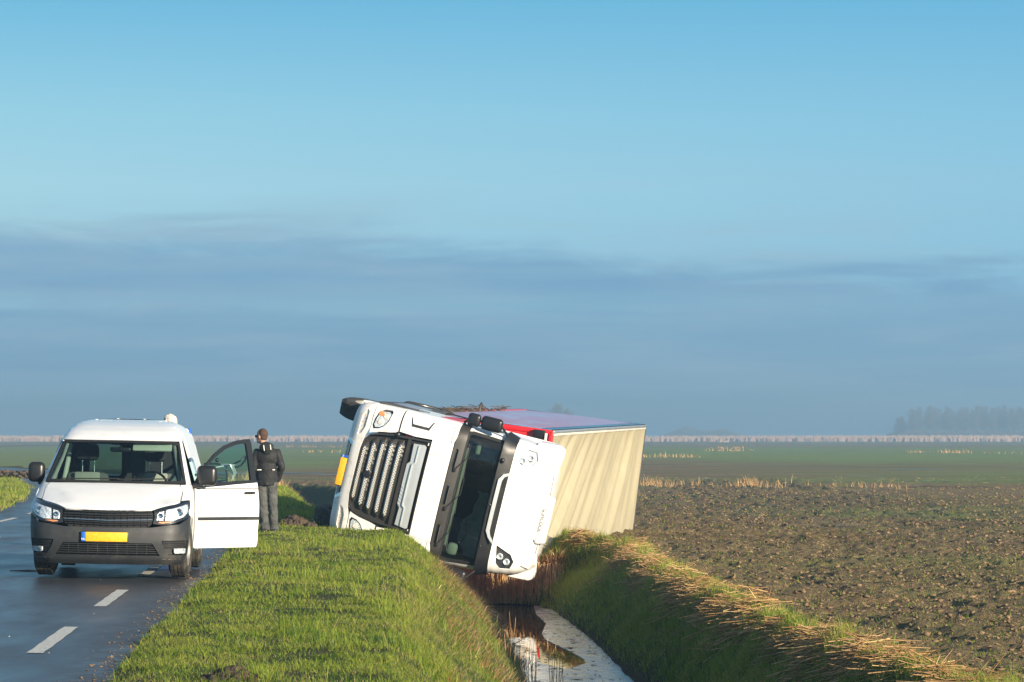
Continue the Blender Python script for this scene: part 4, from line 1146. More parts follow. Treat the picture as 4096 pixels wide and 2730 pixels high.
MB().ball(Vector(cP(-.80, 2.95)) + Vector((0, -.12, 0)), (.05, .04, .035), 8).build('sensor', 'black', vb)
# roof skin
z3 = (3.10, 3.20, 3.35, 3.50, 3.62, 3.70, 3.75, 3.78)
rf_o = [(-cW(z), z) for z in z3[::-1]] + [(-1.0, 3.095), (1.0, 3.095)] + [(cW(z), z) for z in z3]
lampq = [(.68, 3.17), (.98, 3.215), (1.04, 3.30), (1.02, 3.44), (.92, 3.49), (.80, 3.42)]
rfp = cpan(rf_o, [lampq, mirror(lampq)], 'roof_skin', ds=.07, dt=.03, off=.008, thick=.02)
for sg in (1, -1):
    q = lampq if sg > 0 else mirror(lampq)
    lb = panel(cP, q, ds=.05, dt=.04, off=-.025, thick=.01).build('roof_lamp', 'bumper' if sg > 0 else 'silver', cab)  # upper housing coloured silver in place of its bright reflection
    for bx, bz in ((.87, 3.26), (.94, 3.38)):
        c = Vector(cP(sg * bx, bz)); MB().lathe(c + Vector((0, -.01, 0)), 'y', [(.001, .02), (.022, .015), (.03, -.005), (.048, -.015), (.06, .0), (.062, .03)], 20).build('lamp_bowl', 'reflector', lb)
    panel(cP, q, ds=.05, dt=.04, off=.008).build('lens', 'lens', lb)
# roof closing and air deflector
dl = MB()
dome = [(x, z) for x, z in ((-1.17, 3.35), (-1.14, 3.50), (-1.08, 3.62), (-1.0, 3.72), (-.88, 3.80), (-.72, 3.85), (0, 3.875), (.72, 3.85), (.88, 3.80), (1.0, 3.72), (1.08, 3.62), (1.14, 3.50), (1.17, 3.35))]
rows = [(1.22, .985, -.075), (1.5, .99, -.07), (1.9, 1.0, -.10), (2.28, 1.0, -.14)]
vs = [(x * k, y + (0 if z > 3.8 else 0), z + dz) for (y, k, dz) in rows for (x, z) in dome]
nd_ = len(dome)
dl.add(vs, [(j * nd_ + k, j * nd_ + k + 1, (j + 1) * nd_ + k + 1, (j + 1) * nd_ + k) for j in range(3) for k in range(nd_ - 1)])
dl.build('roof_deflector', 'cabwhite', cab, ang=60)
for sg in (1, -1):
    fb = MB(); s = sg
    A_ = [(1.12, 1.05, 3.36), (1.235, 1.22, 3.36), (1.245, 1.58, 3.70), (1.20, 1.70, 3.79), (1.06, 1.68, 3.80), (.80, 1.50, 3.78), (1.00, 1.20, 3.56)]
    B_ = [(x, 2.30, z - .12) for x, y, z in A_]
    vs = [(s * x, y, z) for x, y, z in A_ + B_]; n7 = len(A_)
    fs = [tuple(range(n7))] + [(i, i + n7, (i + 1) % n7 + n7, (i + 1) % n7) for i in range(n7)] + [tuple(range(n7, 2 * n7))[::-1]]
    fb.add(vs, [f if s > 0 else f[::-1] for f in fs])
    o = fb.build('side_deflector', 'cabwhite', cab, ang=30)
    bv = o.modifiers.new('bevel', 'BEVEL'); bv.width = .025; bv.segments = 3; bv.limit_method = 'ANGLE'; bv.angle_limit = R(25)
    q = [(.78, 3.63), (.93, 3.60), (.95, 3.70), (.80, 3.735)]
    panel(cP, q if sg > 0 else mirror(q), ds=.05, dt=.02, off=.03, thick=.02).build('roof_blister', 'cabwhite', cab)
# slim roof cooler
sc_ = MB(); sc_.box((.10, 1.26, 3.79), (.86, .36, .11), .045, rot=(R(14), 0, 0), seg=3)
sco = sc_.build('roof_cooler', 'cabwhite', cab)
MB().box((.10, 1.17, 3.715), (.84, .2, .05), .01, rot=(R(20), 0, 0)).build('cooler_base', 'black', sco)
text('cooler_letters', 'SLIMCOOL', .085, 'ink', sco, axes((.10, 1.077, 3.765), (1, 0, 0), (0, math.sin(R(14)), math.cos(R(14))), (0, -math.cos(R(14)), math.sin(R(14)))), sx=1.05)
text('cab_number', '32', .11, 'ink', cab, axes((.98, cP(.98, 1.33)[1] - .02, 1.33), (1, .12, 0), (0, 0, 1), (.12, -1, 0)))
# cab flanks, back and floor
for sg in (1, -1):
    P = lambda s, z, sg=sg: (sg * cW(z), s, z)
    o = [(cyc(.24), .24), (cyc(.56), .56)] + [(cyc(z), z) for z in (1.07, 1.7, 2.2, 2.86, 3.1, 3.35, 3.5)] + [(2.3, 3.5), (2.3, .95), (2.0, .95), (1.85, 1.18), (1.4, 1.28), (.95, 1.18), (.80, .9), (.78, .24)]
    sidep = panel(P, o, ds=.15, dt=.12, off=.0, thick=.03, flip=sg < 0).build('cab_side', 'cabwhite', cab)
    wn = [(1.0, 2.10), (1.05, 2.62), (1.2, 2.72), (1.75, 2.72), (1.8, 2.10)]
    panel(P, wn, ds=.1, dt=.1, off=.006, thick=.005, flip=sg < 0).build('side_window', 'black', sidep)
    panel(P, rrect(1.0, 1.55, 2.2, 2.0, .1), ds=.1, dt=.1, off=.004, thick=.004, flip=sg < 0).build('side_stripe', 'red', sidep)
    MB().tube([(sg * 1.265, 2.25, 1.4), (sg * 1.29, 2.25, 1.45), (sg * 1.29, 2.25, 2.1), (sg * 1.265, 2.25, 2.15)], .015, 6).build('grab_rail', 'black', sidep)
bk = MB(); bk.box((0, 2.29, 2.2), (2.49, .04, 2.6), .02); bk.build('cab_back', 'cabwhite', cab)
MB().box((0, 1.3, 1.35), (2.3, 1.9, .05)).build('cab_floor', 'seatdark', cab)
# inside
ins = MB(); ins.box((0, .66, 2.0), (2.2, .45, .40), .06); ins.build('dashboard', 'grille', cab)
MB().box((0, 2.2, 2.6), (2.40, .05, 1.7)).build('rear_lining', 'seatdark', cab)
cur = MB(); n = 40; vs = []  # wavy blue-grey sheet added as the shape of a reflection in the windscreen
for i in range(n + 1):
    x = -.12 + 1.18 * i / n; y = 1.25 + .018 * math.sin(i * .9)
    z0 = 2.42 + .10 * math.sin(i * .16 + .6) + .03 * math.sin(i * .55)
    for k in range(9): vs.append((x, y - .10 * k / 8, z0 + (2.92 - z0) * k / 8))
cur.add(vs, [(i * 9 + k, (i + 1) * 9 + k, (i + 1) * 9 + k + 1, i * 9 + k + 1) for i in range(n) for k in range(8)])
MB().box((.1, .80, 2.22), (1.9, .10, .035), .01).build('dashboard_ledge', 'creamtrim', cab)
cur.build('cabin_curtain', 'curtain', cab)
for x in (-.62, .66):
    s_ = MB(); s_.box((x, 1.55, 2.15), (.5, .16, .9), .07); s_.box((x, 1.62, 2.62), (.28, .12, .22), .05); s_.build('seat', 'seatdark', cab)
swp = [(.66 + .23 * math.cos(a), .98 + .12 * math.sin(a), 2.30 + .19 * math.sin(a)) for a in np.linspace(0, 2 * math.pi, 28)]
MB().tube(swp, .018, 8, cap=False).build('steering_wheel', 'chassis', cab)
MB().box((-.90, .70, 2.42), (.25, .1, .08), .03).build('document_wallet', 'creamtrim', cab)
MB().box((.95, .62, 2.40), (.22, .14, .18), .06).build('high_visibility_bag', 'creamtrim', cab)
# mirrors on both sides
for sg in (1, -1):
    mo = MB()
    mo.tube([(sg * 1.20, .55, 2.12), (sg * 1.30, .40, 2.12), (sg * 1.37, .36, 2.22), (sg * 1.38, .34, 2.50), (sg * 1.36, .38, 2.80), (sg * 1.20, .58, 2.92)], .022, 8)
    mr = mo.build('mirror_frame', 'black', cab)
    a = MB(); a.box((sg * 1.37, .33, 2.29), (.235, .13, .235), .075, seg=4); a.build('mirror_housing', 'black', mr)
    a = MB(); a.box((sg * 1.37, .33, 2.615), (.25, .14, .39), .08, seg=4); a.build('mirror_housing', 'black', mr)
# wheels, axles and chassis of the tractor
for y, z, xs in ((1.40, .17, (1.00,)), (5.15, .50, (1.06, .72))):
    for sg in (1, -1):
        for x in xs:
            st_ = 7 if y < 2 else 0
            wheel_at(sg * x, y, z, st_ , sg, cab, rad=.50, wd=.30, rim=.28, lugs=False)
cs = MB()
for x in (-.42, .42): cs.box((x, 3.2, .78), (.09, 5.6, .26), .01)
cs.box((0, 1.4, .52), (2.0, .16, .16), .03); cs.box((0, 5.15, .52), (1.9, .22, .22), .05)
cs.build('chassis', 'chassis', cab)
tk = MB(); tk.box((-.98, 3.0, .62), (.5, 1.4, .62), .08); tk.build('fuel_tank', 'rail', cab)
tk = MB(); tk.box((.98, 3.0, .62), (.5, 1.4, .62), .08); tk.build('battery_box', 'chassis', cab)
sk_ = MB(); sk_.box((-1.20, 3.1, .62), (.04, 2.6, .8), .02); sk_.build('side_skirt', 'chassis', cab)
MB().box((-1.16, 1.9, .60), (.06, .5, .7), .02).build('rear_step', 'chassis', cab)
MB().box((-1.21, .62, .34), (.05, .42, .2), .03).build('bumper_end', 'cabwhite', cab)
hv = MB()
for i in range(3):
    pth = [(-.3 + .12 * i + .05 * math.sin(k * 1.2), 2.35 + .75 * k / 14, 1.35 - .25 * math.sin(math.pi * k / 14)) for k in range(15)]
    hv.tube(pth, .018, 6)
tag(hv.build('coupling_hose', 'red', cab), kind='stuff')

# ================================================================ OVERTURNED SEMI-TRAILER
b0 = Vector((.763, 59.5, 1.70)); b1 = Vector((3.0, 71.9, 1.85))
yaw_t = math.degrees(math.atan2(b1.x - b0.x, b1.y - b0.y)); pit = math.degrees(math.asin((b1.z - b0.z) / (b1 - b0).length))
TL = (b1 - b0).length
tm = lying((0, 0, 0), 7.2, yaw_t, pit)
tm = Matrix.Translation(b0 - tm.to_3x3() @ Vector((-1.275, 0, 4.0))) @ tm
tr = empty('lorry_trailer', tm, label='overturned box trailer with beige roof sheet, red front wall and printed side', cat='trailer')
HW, Z0, Z1 = 1.275, 1.22, 4.0
# roof sheet: folds that run across, sagging between the bows
vs = []; NY, NX = 200, 60
for j in range(NY + 1):
    y = .06 + (TL - .12) * j / NY
    for i in range(NX + 1):
        x = -HW + .06 + (2 * HW - .12) * i / NX; u = i / NX
        e = math.sin(math.pi * u) ** .6 * min(1, j / 6) * min(1, (NY - j) / 6)
        ph = y + 1.15 * (u ** 1.5) * (1 if y < 9 else .4)
        fold = 0; q = y + 4.3 * u * max(0, 1 - y / TL) ** .6
        for amp, wl_, p0, sh in ((.055, 1.55, .3, 0), (.042, .98, 1.1, 0), (.022, .61, 2.0, 0), (.006, .33, 0.4, 0)):
            fold += amp * math.sin(2 * math.pi * (q + .9 * float(fbm(q * .5, u * .5 + amp * 99, 61, 2))) / wl_ + p0)
        fold = fold * .8 * (1.15 - .6 * y / TL) * (.55 + .9 * float(vnoise(q * .7, u * 1.2, 66)))
        vs.append((x, y, Z1 + .012 + fold * e - .05 * e))
tp = MB(); tp.add(vs, [(j * (NX + 1) + i, j * (NX + 1) + i + 1, (j + 1) * (NX + 1) + i + 1, (j + 1) * (NX + 1) + i) for j in range(NY) for i in range(NX)])
tp.build('roof_sheet', 'tarp', tr, ang=80)
for sg in (-1, 1):
    MB().box((sg * (HW - .03), TL / 2, Z1 - .03), (.07, TL, .12), .02).build('roof_rail', 'rail', tr)
    MB().box((sg * (HW - .005), TL / 2, Z1 - .16), (.05, TL - .05, .14), .02).build('blue_cornice', 'bluerail', tr)  # rail edge with its sky reflection painted blue
    MB().box((sg * (HW - .005), TL / 2, Z1 - .015), (.04, TL, .045), .01).build('rail_seal', 'dull', tr)
    MB().box((sg * (HW - .075), TL / 2, Z1 + .012), (.05, TL - .1, .03), .01).build('roof_sheet_hem', 'palerail', tr)
    vs = []; 
    for j in range(61):
        for i in range(13):
            vs.append((sg * (HW - .005 + .02 * math.sin(math.pi * i / 12) + .010 * math.sin(j * 1.1) * math.sin(math.pi * i / 12)), .10 + (TL - .2) * j / 60, Z0 + .05 + (Z1 - Z0 - .12) * i / 12))
    cu = MB(); cu.add(vs, [(j * 13 + i, (j + 1) * 13 + i, (j + 1) * 13 + i + 1, j * 13 + i + 1) for j in range(60) for i in range(12)])
    cu.build('side_curtain', 'printcurtain', tr, ang=80, flip=sg < 0)
    MB().box((sg * (HW - .03), TL / 2, Z0 - .02), (.08, TL, .16), .02).build('side_rail', 'red', tr)
fw = MB().box((0, .03, (Z0 + Z1) / 2), (2 * HW - .02, .06, Z1 - Z0), .015).build('front_wall', 'red', tr)
for sg in (-1, 1): MB().box((sg * (HW - .04), .02, (Z0 + Z1) / 2), (.09, .10, Z1 - Z0), .02).build('corner_post', 'red', fw)
MB().box((0, .02, Z1 - .03), (2 * HW, .10, .08), .02).build('front_header', 'red', fw)
MB().box((0, -.03, 1.9), (1.9, .03, .9), .01).build('front_panel', 'white', fw)
MB().box((-HW + .10, -.05, Z1 - .24), (.17, .12, .24), .02).build('marker_lamp_box', 'black', tr)
MB().box((-HW + .16, -.13, Z1 - .10), (.20, .02, .05), .01).build('marker_plate', 'reflect', tr)
MB().box((-HW + .33, -.06, Z1 - .58), (.17, .03, .06), .02).build('maker_plate', 'reflect', tr)
MB().box((-HW + .23, -.055, Z1 - .42), (.015, .02, .6), .004).build('wall_seam', 'grille', fw)
rd = MB().box((0, TL - .04, (Z0 + Z1) / 2), (2 * HW - .04, .06, Z1 - Z0 - .03), .01).build('rear_doors', 'chassis', tr)
for x_, z_, sx_, sz_ in ((0, Z1, 2 * HW, .05), (-HW + .02, (Z0 + Z1) / 2, .05, Z1 - Z0), (HW - .02, (Z0 + Z1) / 2, .05, Z1 - Z0)):
    MB().box((x_, TL + .01, z_), (sx_, .08, sz_), .01).build('rear_frame', 'chassis', tr)
MB().box((0, TL / 2, Z0 - .06), (2 * HW - .1, TL - .1, .10), .01).build('load_floor', 'chassis', tr)
ch = MB()
for x in (-.55, .55): ch.box((x, TL / 2 + .5, Z0 - .30), (.12, TL - 1.5, .34), .01)
ch.build('chassis', 'chassis', tr)
for y in (7.6, 8.9, 10.2):
    for sg in (1, -1): wheel_at(sg * 1.0, y, .52, 0, sg, tr, rad=.50, wd=.36, rim=.27, lugs=False)
    MB().tube([(-1, y, .52), (1, y, .52)], .07, 10).build('axle', 'chassis', tr)
for x in (-.7, .7):
    lg = MB(); lg.box((x, 2.6, .75), (.12, .12, .9), .01); lg.box((x, 2.6, .30), (.22, .22, .05), .01); lg.build('landing_leg', 'chassis', tr)
# earth, stubble and roots dragged up along the upper rail
md = MB(); r2 = random.Random(5)
for i in range(170):
    y = 1.2 + 8.2 * r2.random() ** 1.1; z = Z0 - .12 + .26 * r2.random()
    s_ = .03 + .06 * r2.random() * (1.6 if y < 4 else 1)
    md.ball((-HW + .03 - .02 * r2.random(), y, z), (s_ * .42, s_ * 2.4, s_ * 1.1), 3, rot=(r2.random() * .5, r2.random() * .4, r2.normalvariate(0, .12)))
tag(md.build('caked_mud', 'mud', tr, smooth=False), kind='stuff')
st = MB()
for i in range(60):
    y = 1.4 + 9.0 * r2.random(); z = Z0 - .1 + .2 * r2.random(); l_ = .08 + .22 * r2.random(); a = r2.random() * 6.28
    st.tube([(-HW, y, z), (-HW - .03 - l_ * .2, y + l_ * math.cos(a), z + l_ * math.sin(a) * .5), (-HW - .03 - l_ * .3 * r2.random(), y + 1.6 * l_ * math.cos(a), z + l_ * math.sin(a))], .008, 4)
tag(st.build('dragged_straw', 'mud', tr, smooth=False), kind='stuff')
MB().tube([(-HW - .02, 5.6, Z0 + .3), (-HW - .16, 5.6, Z0 + .3), (-HW - .18, 5.62, Z0 + .33)], [.02, .025, .05], 6).build('side_latch', 'chassis', tr)

# ================================================================ PEOPLE AND BICYCLE
def organic(mb, name, m, parent, voxel=0.014, smooth=6, wrinkle=0.0, wscale=0.12):
    o = mb.build(name, m, parent, smooth=False)
    r_ = o.modifiers.new('remesh', 'REMESH'); r_.mode = 'VOXEL'; r_.voxel_size = voxel; r_.use_smooth_shade = True
    s_ = o.modifiers.new('smooth', 'SMOOTH'); s_.iterations = smooth; s_.factor = 0.5
    if wrinkle:
        tx = bpy.data.textures.new(name + '_folds', 'CLOUDS'); tx.noise_scale = wscale; tx.noise_depth = 2
        d = o.modifiers.new('folds', 'DISPLACE'); d.texture = tx; d.strength = wrinkle; d.texture_coords = 'LOCAL'; d.mid_level = 0.5
    bpy.context.view_layer.update()
    me = bpy.data.meshes.new_from_object(o.evaluated_get(bpy.context.evaluated_depsgraph_get()))
    me.name = name; o.modifiers.clear(); o.data = me; me.shade_smooth()
    return o


def ground_at(x, y): return float(ground_z(np.array([x]), np.array([y]))[0])

px_, py_ = -4.06, 53.3
man = empty('person', loc=(px_, py_, ground_at(px_, py_) - 0.0), label='person in black hooded jacket and grey jeans standing on the verge, seen from behind', cat='person')
HD = Vector((-.115, .03, 1.70)); fd = Vector((-.80, .60, -.06)).normalized()
fs_ = fd.cross(Vector((0, 0, 1))).normalized()
def hp(f, s, u): return HD + fd * f + fs_ * s + Vector((0, 0, u))
yawh = math.atan2(fd.y, fd.x)
bm_ = MB()
bm_.ball(HD + Vector((0, 0, .02)), (.098, .078, .108), 14, rot=(0, 0, yawh))
bm_.ball(hp(.035, 0, -.06), (.065, .058, .075), 12, rot=(0, 0, yawh))
bm_.ball(hp(.085, 0, -.10), (.026, .03, .022), 8)
bm_.capsule(hp(.095, 0, .0), hp(.118, 0, -.032), .010, .015)
bm_.ball(hp(.097, 0, -.066), (.014, .024, .010), 6)
for s in (-1, 1):
    bm_.ball(hp(-.005, s * .080, -.02), (.020, .010, .034), 8, rot=(0, 0, yawh))
    bm_.ball(hp(.080, s * .032, .0), (.014, .016, .010), 6)
bm_.capsule(HD + Vector((.01, -.01, -.06)), (-.055, .0, 1.48), .056, .058)
bm_.ball((-.02, 0, 1.33), (.165, .11, .17), 14); bm_.ball((-.03, 0, 1.12), (.16, .11, .20), 14); bm_.ball((-.03, 0, .94), (.165, .12, .13), 14)
for s, (sx, ex_, wx) in ((1, (.17, .235, .155)), (-1, (-.20, -.265, -.20))):
    bm_.capsule((sx * .85, 0, 1.39), (ex_, -.02, 1.15), .045, .038); bm_.capsule((ex_, -.02, 1.15), (wx, .10, .93), .042, .030)
    bm_.ball((wx - s * .02, .10, .935), (.030, .03, .045), 8)
for s, (hx, kx, ax) in ((1, (.055, .085, .105)), (-1, (-.115, -.09, -.055))):
    bm_.capsule((hx, 0, .90), (kx, .015, .50), .088, .060); bm_.capsule((kx, .015, .50), (ax, -.01, .09), .058, .040)
    bm_.capsule((ax, -.04, .05), (ax + s * .02 - .03, .16, .04), .042, .035)
organic(bm_, 'body', 'skin', man, .012, 4)
# hair: a close cropped cap
hb = MB(); hb.ball(HD + Vector((0, 0, .035)) - fd * .030, (.090, .082, .100), 14, rot=(0, 0, yawh)); hb.ball(hp(-.05, 0, -.02), (.055, .072, .075), 10, rot=(0, 0, yawh))
organic(hb, 'hair', 'hair', man, .010, 3)
sg_ = MB(); sg_.box(hp(.096, 0, -.004), (.016, .130, .034), .008, rot=(0, 0, yawh))
for s in (-1, 1): sg_.box(hp(.045, s * .072, .010), (.10, .008, .016), .003, rot=(0, 0, yawh))
sg_.build('sunglasses', 'black', man)
jk = MB()
jk.ball((-.02, 0, 1.33), (.205, .150, .20), 14); jk.ball((-.03, 0, 1.12), (.180, .145, .24), 14); jk.ball((-.025, .0, .97), (.182, .148, .17), 14)
for s in (-1, 1): jk.ball((-.02 + s * .135, 0, 1.405), (.080, .08, .070), 10)
jk.lathe((-.025, 0, 0), 'z', [(.001, .825), (.165, .83), (.172, .90), (.001, .95)], 24)
jk.capsule((.155, 0, 1.405), (.238, -.03, 1.15), .078, .066); jk.capsule((.238, -.03, 1.14), (.165, .09, .93), .064, .052)
jk.capsule((-.19, 0, 1.405), (-.265, -.03, 1.15), .078, .066); jk.capsule((-.265, -.03, 1.14), (-.20, .09, .93), .064, .052)
jk.capsule((-.05, .0, 1.46), (-.06, 0, 1.53), .095, .080)
jk.ball((-.02, -.115, 1.50), (.125, .075, .105), 12, rot=(R(-25), 0, 0)); jk.ball((-.02, -.13, 1.43), (.075, .05, .06), 10)
jko = organic(jk, 'jacket', 'jacket', man, .011, 5, .030, .10)
for (x, z0, z1) in ((-.060, 1.44, 1.54), (.055, 1.455, 1.55)):
    MB().box((x, -.188, (z0 + z1) / 2), (.014, .012, z1 - z0), .003, rot=(R(-8), R(-8), 0)).build('reflective_strip', 'reflect', jko)
for x in (-.145, .105):
    MB().box((x, -.152 if x < 0 else -.148, 1.105), (.075 if x < 0 else .045, .012, .016), .003).build('reflective_strip', 'reflect', jko)
jn = MB()
jn.ball((-.03, .005, .90), (.172, .130, .10), 12)
jn.capsule((.055, 0, .86), (.080, .02, .50), .108, .082); jn.capsule((.080, .02, .50), (.108, -.01, .12), .080, .068)
jn.capsule((-.118, 0, .86), (-.095, .02, .50), .108, .082); jn.capsule((-.095, .02, .50), (-.055, -.01, .12), .080, .068)
for x in (.108, -.055): jn.lathe((x, .0, 0), 'z', [(.001, .035), (.080, .04), (.083, .12), (.001, .16)], 16)
organic(jn, 'jeans', 'jeans', man, .012, 3, .032, .07)
man.scale = (.955, .955, .945)
for x in (.108, -.055):
    so = MB(); so.box((x, .04, .035), (.095, .28, .07), .03, seg=3); s2 = so.build('shoe', 'shoe', man)
    MB().box((x, .04, .004), (.10, .285, .02), .008).build('sole', 'creamtrim', s2)

# second person, mostly behind the van
qx, qy = -4.76, 44.6
p2 = empty('person', loc=(qx, qy, 0.05), label='white haired person in a blue jacket standing behind the van, only hair and shoulder showing', cat='person')
b2 = MB()
H2 = Vector((0, 0, 1.72))
b2.ball(H2, (.080, .098, .105), 12); b2.ball(H2 + Vector((0, .04, -.07)), (.058, .062, .07), 10); b2.capsule(H2 + Vector((0, 0, -.08)), (0, -.02, 1.48), .058, .07)
b2.capsule(H2 + Vector((0, .10, .0)), H2 + Vector((0, .118, -.035)), .01, .015)
b2.ball((0, 0, 1.3), (.19, .13, .25), 12); b2.ball((0, 0, 1.0), (.17, .12, .2), 12)
for s in (-1, 1):
    b2.ball(H2 + Vector((s * .082, 0, -.02)), (.01, .02, .032), 6)
    b2.capsule((s * .16, 0, 1.42), (s * .195, .0, 1.15), .055, .042); b2.capsule((s * .195, 0, 1.15), (s * .17, .16, .95), .042, .03); b2.ball((s * .17, .2, .92), (.035, .05, .03), 8)
    b2.capsule((s * .09, 0, .95), (s * .10, .01, .5), .09, .06); b2.capsule((s * .10, .01, .5), (s * .11, 0, .09), .058, .04); b2.capsule((s * .11, -.04, .05), (s * .12, .15, .04), .042, .035)
organic(b2, 'body', 'skin', p2, .014, 4)
h2 = MB(); h2.ball(H2 + Vector((0, -.012, .035)), (.095, .108, .105), 12); h2.ball(H2 + Vector((-.03, -.03, .07)), (.06, .06, .06), 8); h2.ball(H2 + Vector((.05, -.02, .04)), (.05, .07, .06), 8)
organic(h2, 'hair', 'whitehair', p2, .012, 2, .03, .03)
j2 = MB(); j2.ball((0, 0, 1.33), (.22, .16, .22), 12); j2.ball((0, 0, 1.05), (.2, .15, .28), 12); j2.capsule((0, -.01, 1.48), (0, -.01, 1.56), .1, .085)
for s in (-1, 1): j2.ball((s * .13, 0, 1.43), (.085, .09, .08), 8); j2.capsule((s * .17, 0, 1.42), (s * .20, 0, 1.15), .075, .065); j2.capsule((s * .20, 0, 1.15), (s * .17, .14, .95), .06, .05)
j2.box((.262, .02, 1.575), (.055, .10, .16), .012)
organic(j2, 'jacket', 'bluecloth', p2, .014, 4, .02, .1)
t2_ = MB(); t2_.ball((0, 0, .92), (.18, .14, .12), 10)
for s in (-1, 1): t2_.capsule((s * .09, 0, .88), (s * .10, .01, .5), .11, .08); t2_.capsule((s * .10, .01, .5), (s * .11, 0, .1), .08, .07)
organic(t2_, 'trousers', 'seatdark', p2, .014, 3)
for s in (-1, 1): MB().box((s * .115, .04, .035), (.095, .28, .07), .03).build('shoe', 'shoe', p2)

# bicycle standing on its stand beyond the door window
bx, by = -4.53, 51.5
bike = empty('bicycle', Matrix.Translation((bx, by, ground_at(bx, by))) @ Euler((0, R(-3), R(12))).to_matrix().to_4x4(), label='pale city bicycle with butterfly handlebar seen through the open van door window', cat='bicycle')
def bwheel(y):
    wo = bpy.data.objects.new('wheel', None); col.objects.link(wo); wo.parent = bike; wo.location = (0, y, .345)
    MB().tube([(0, .345 * math.cos(a) * .97, .345 * math.sin(a) * .97) for a in np.linspace(0, 2 * math.pi, 40)], .02, 8, cap=False).build('tyre', 'rubber', wo)
    MB().tube([(0, .315 * math.cos(a), .315 * math.sin(a)) for a in np.linspace(0, 2 * math.pi, 40)], .011, 6, cap=False).build('rim', 'chrome', wo)
    sp = MB()
    for i in range(28):
        a = 2 * math.pi * i / 28; sp.tube([(.02 * (-1) ** i, .02 * math.cos(a + .6), .02 * math.sin(a + .6)), (0, .31 * math.cos(a), .31 * math.sin(a))], .0012, 3)
    tag(sp.build('spokes', 'chrome', wo), kind='stuff')
    MB().tube([(-.05, 0, 0), (.05, 0, 0)], .02, 10).build('hub', 'chrome', wo)
bwheel(-.02); bwheel(1.06)
fr = MB()
fr.tube([(0, .12, .86), (0, .17, .70)], .019, 10)                       # head tube
fr.tube([(0, .165, .72), (0, .56, .30)], .018, 10); fr.tube([(0, .14, .82), (0, .62, .62)], .015, 10)
fr.tube([(0, .56, .30), (0, .72, .88)], .016, 10); fr.tube([(.02, .56, .30), (.05, 1.06, .345)], .009, 8); fr.tube([(-.02, .56, .30), (-.05, 1.06, .345)], .009, 8)
fr.tube([(.02, .68, .74), (.05, 1.06, .345)], .008, 8); fr.tube([(-.02, .68, .74), (-.05, 1.06, .345)], .008, 8)
fr.build('frame', 'bikepaint', bike)
fk = MB(); fk.tube([(0, .165, .70), (.045, .14, .66), (.05, -.02, .345)], .011, 8); fk.tube([(0, .165, .70), (-.045, .14, .66), (-.05, -.02, .345)], .011, 8)
fk.build('fork', 'bikepaint', bike)
sm = MB(); sm.tube([(0, .12, .86), (0, .085, 1.00), (0, .06, 1.14)], .017, 10); sm.tube([(0, .06, 1.14), (0, .01, 1.19)], .016, 8); sm.ball((0, .06, 1.14), .028, 8); sm.ball((0, .115, .90), .028, 8)
sm.build('handlebar_stem', 'chrome', bike)
hbq = MB()
hbq.tube([(-.10, .0, 1.215), (0, .0, 1.20), (.10, .0, 1.215)], .012, 8)
hbq.build('handlebar', 'chrome', bike)
gp = MB()
gp.tube([(.08, .0, 1.20), (.15, -.03, 1.24), (.22, -.06, 1.27), (.29, -.03, 1.33), (.325, .04, 1.335), (.32, .12, 1.27), (.25, .15, 1.19), (.17, .10, 1.165), (.07, .03, 1.17)], .0155, 10)
gp.build('grip_loop', 'handle', bike)
gp = MB(); gp.tube([(-.09, .0, 1.225), (-.18, .01, 1.245), (-.36, .04, 1.25)], .016, 10); gp.build('grip', 'handle', bike)
MB().ball((-.15, -.01, 1.30), (.035, .03, .036), 8).build('bell', 'handle', bike)
lv = MB(); lv.tube([(-.05, -.02, 1.20), (-.14, -.05, 1.19), (-.22, -.05, 1.175)], .009, 6); lv.tube([(.05, -.02, 1.20), (.13, -.06, 1.21)], .009, 6); lv.build('brake_lever', 'bikepaint', bike)
for k in range(4):
    a = .05 + .03 * k
    MB().tube([(-.10 + .05 * k, -.02, 1.23), (.02 + a * .5, -.10, 1.22), (.07 + a * .5, -.11, 1.08), (.06, -.06, .95), (.02, .05, .74), (.01, .30, .55)], .0038, 5).build('cable', 'bikepaint', bike)
sd = MB(); sd.box((0, .76, .93), (.16, .26, .06), .03, seg=3); sd.tube([(0, .72, .86), (0, .74, .92)], .014, 8); sd.build('saddle', 'handle', bike)
pd = MB(); pd.lathe((0, .56, .30), 'x', [(.09, -.03), (.10, -.028), (.09, -.026)], 24); pd.tube([(.06, .56, .30), (.07, .66, .18)], .009, 6); pd.box((.12, .66, .18), (.09, .07, .02), .005); pd.tube([(-.06, .56, .30), (-.07, .46, .42)], .009, 6); pd.box((-.12, .46, .42), (.09, .07, .02), .005)
pd.build('crankset', 'chrome', bike)
MB().tube([(.03, 1.0, .33), (.16, 1.02, .01)], .008, 6).build('kickstand', 'chassis', bike)
rk = MB(); rk.tube([(.06, .80, .70), (.06, 1.20, .72), (-.06, 1.20, .72), (-.06, .80, .70)], .007, 6); rk.tube([(.06, 1.12, .72), (.055, 1.06, .35)], .006, 6); rk.tube([(-.06, 1.12, .72), (-.055, 1.06, .35)], .006, 6); rk.build('luggage_rack', 'chassis', bike)
mg = MB(); mv = [(x, 1.06 + .385 * math.cos(a), .345 + .385 * math.sin(a)) for a in np.linspace(R(-10), R(160), 16) for x in (-.028, .028)]
mg.add(mv, [(2 * i, 2 * i + 1, 2 * i + 3, 2 * i + 2) for i in range(15)]); mg.build('mudguard', 'chassis', bike)

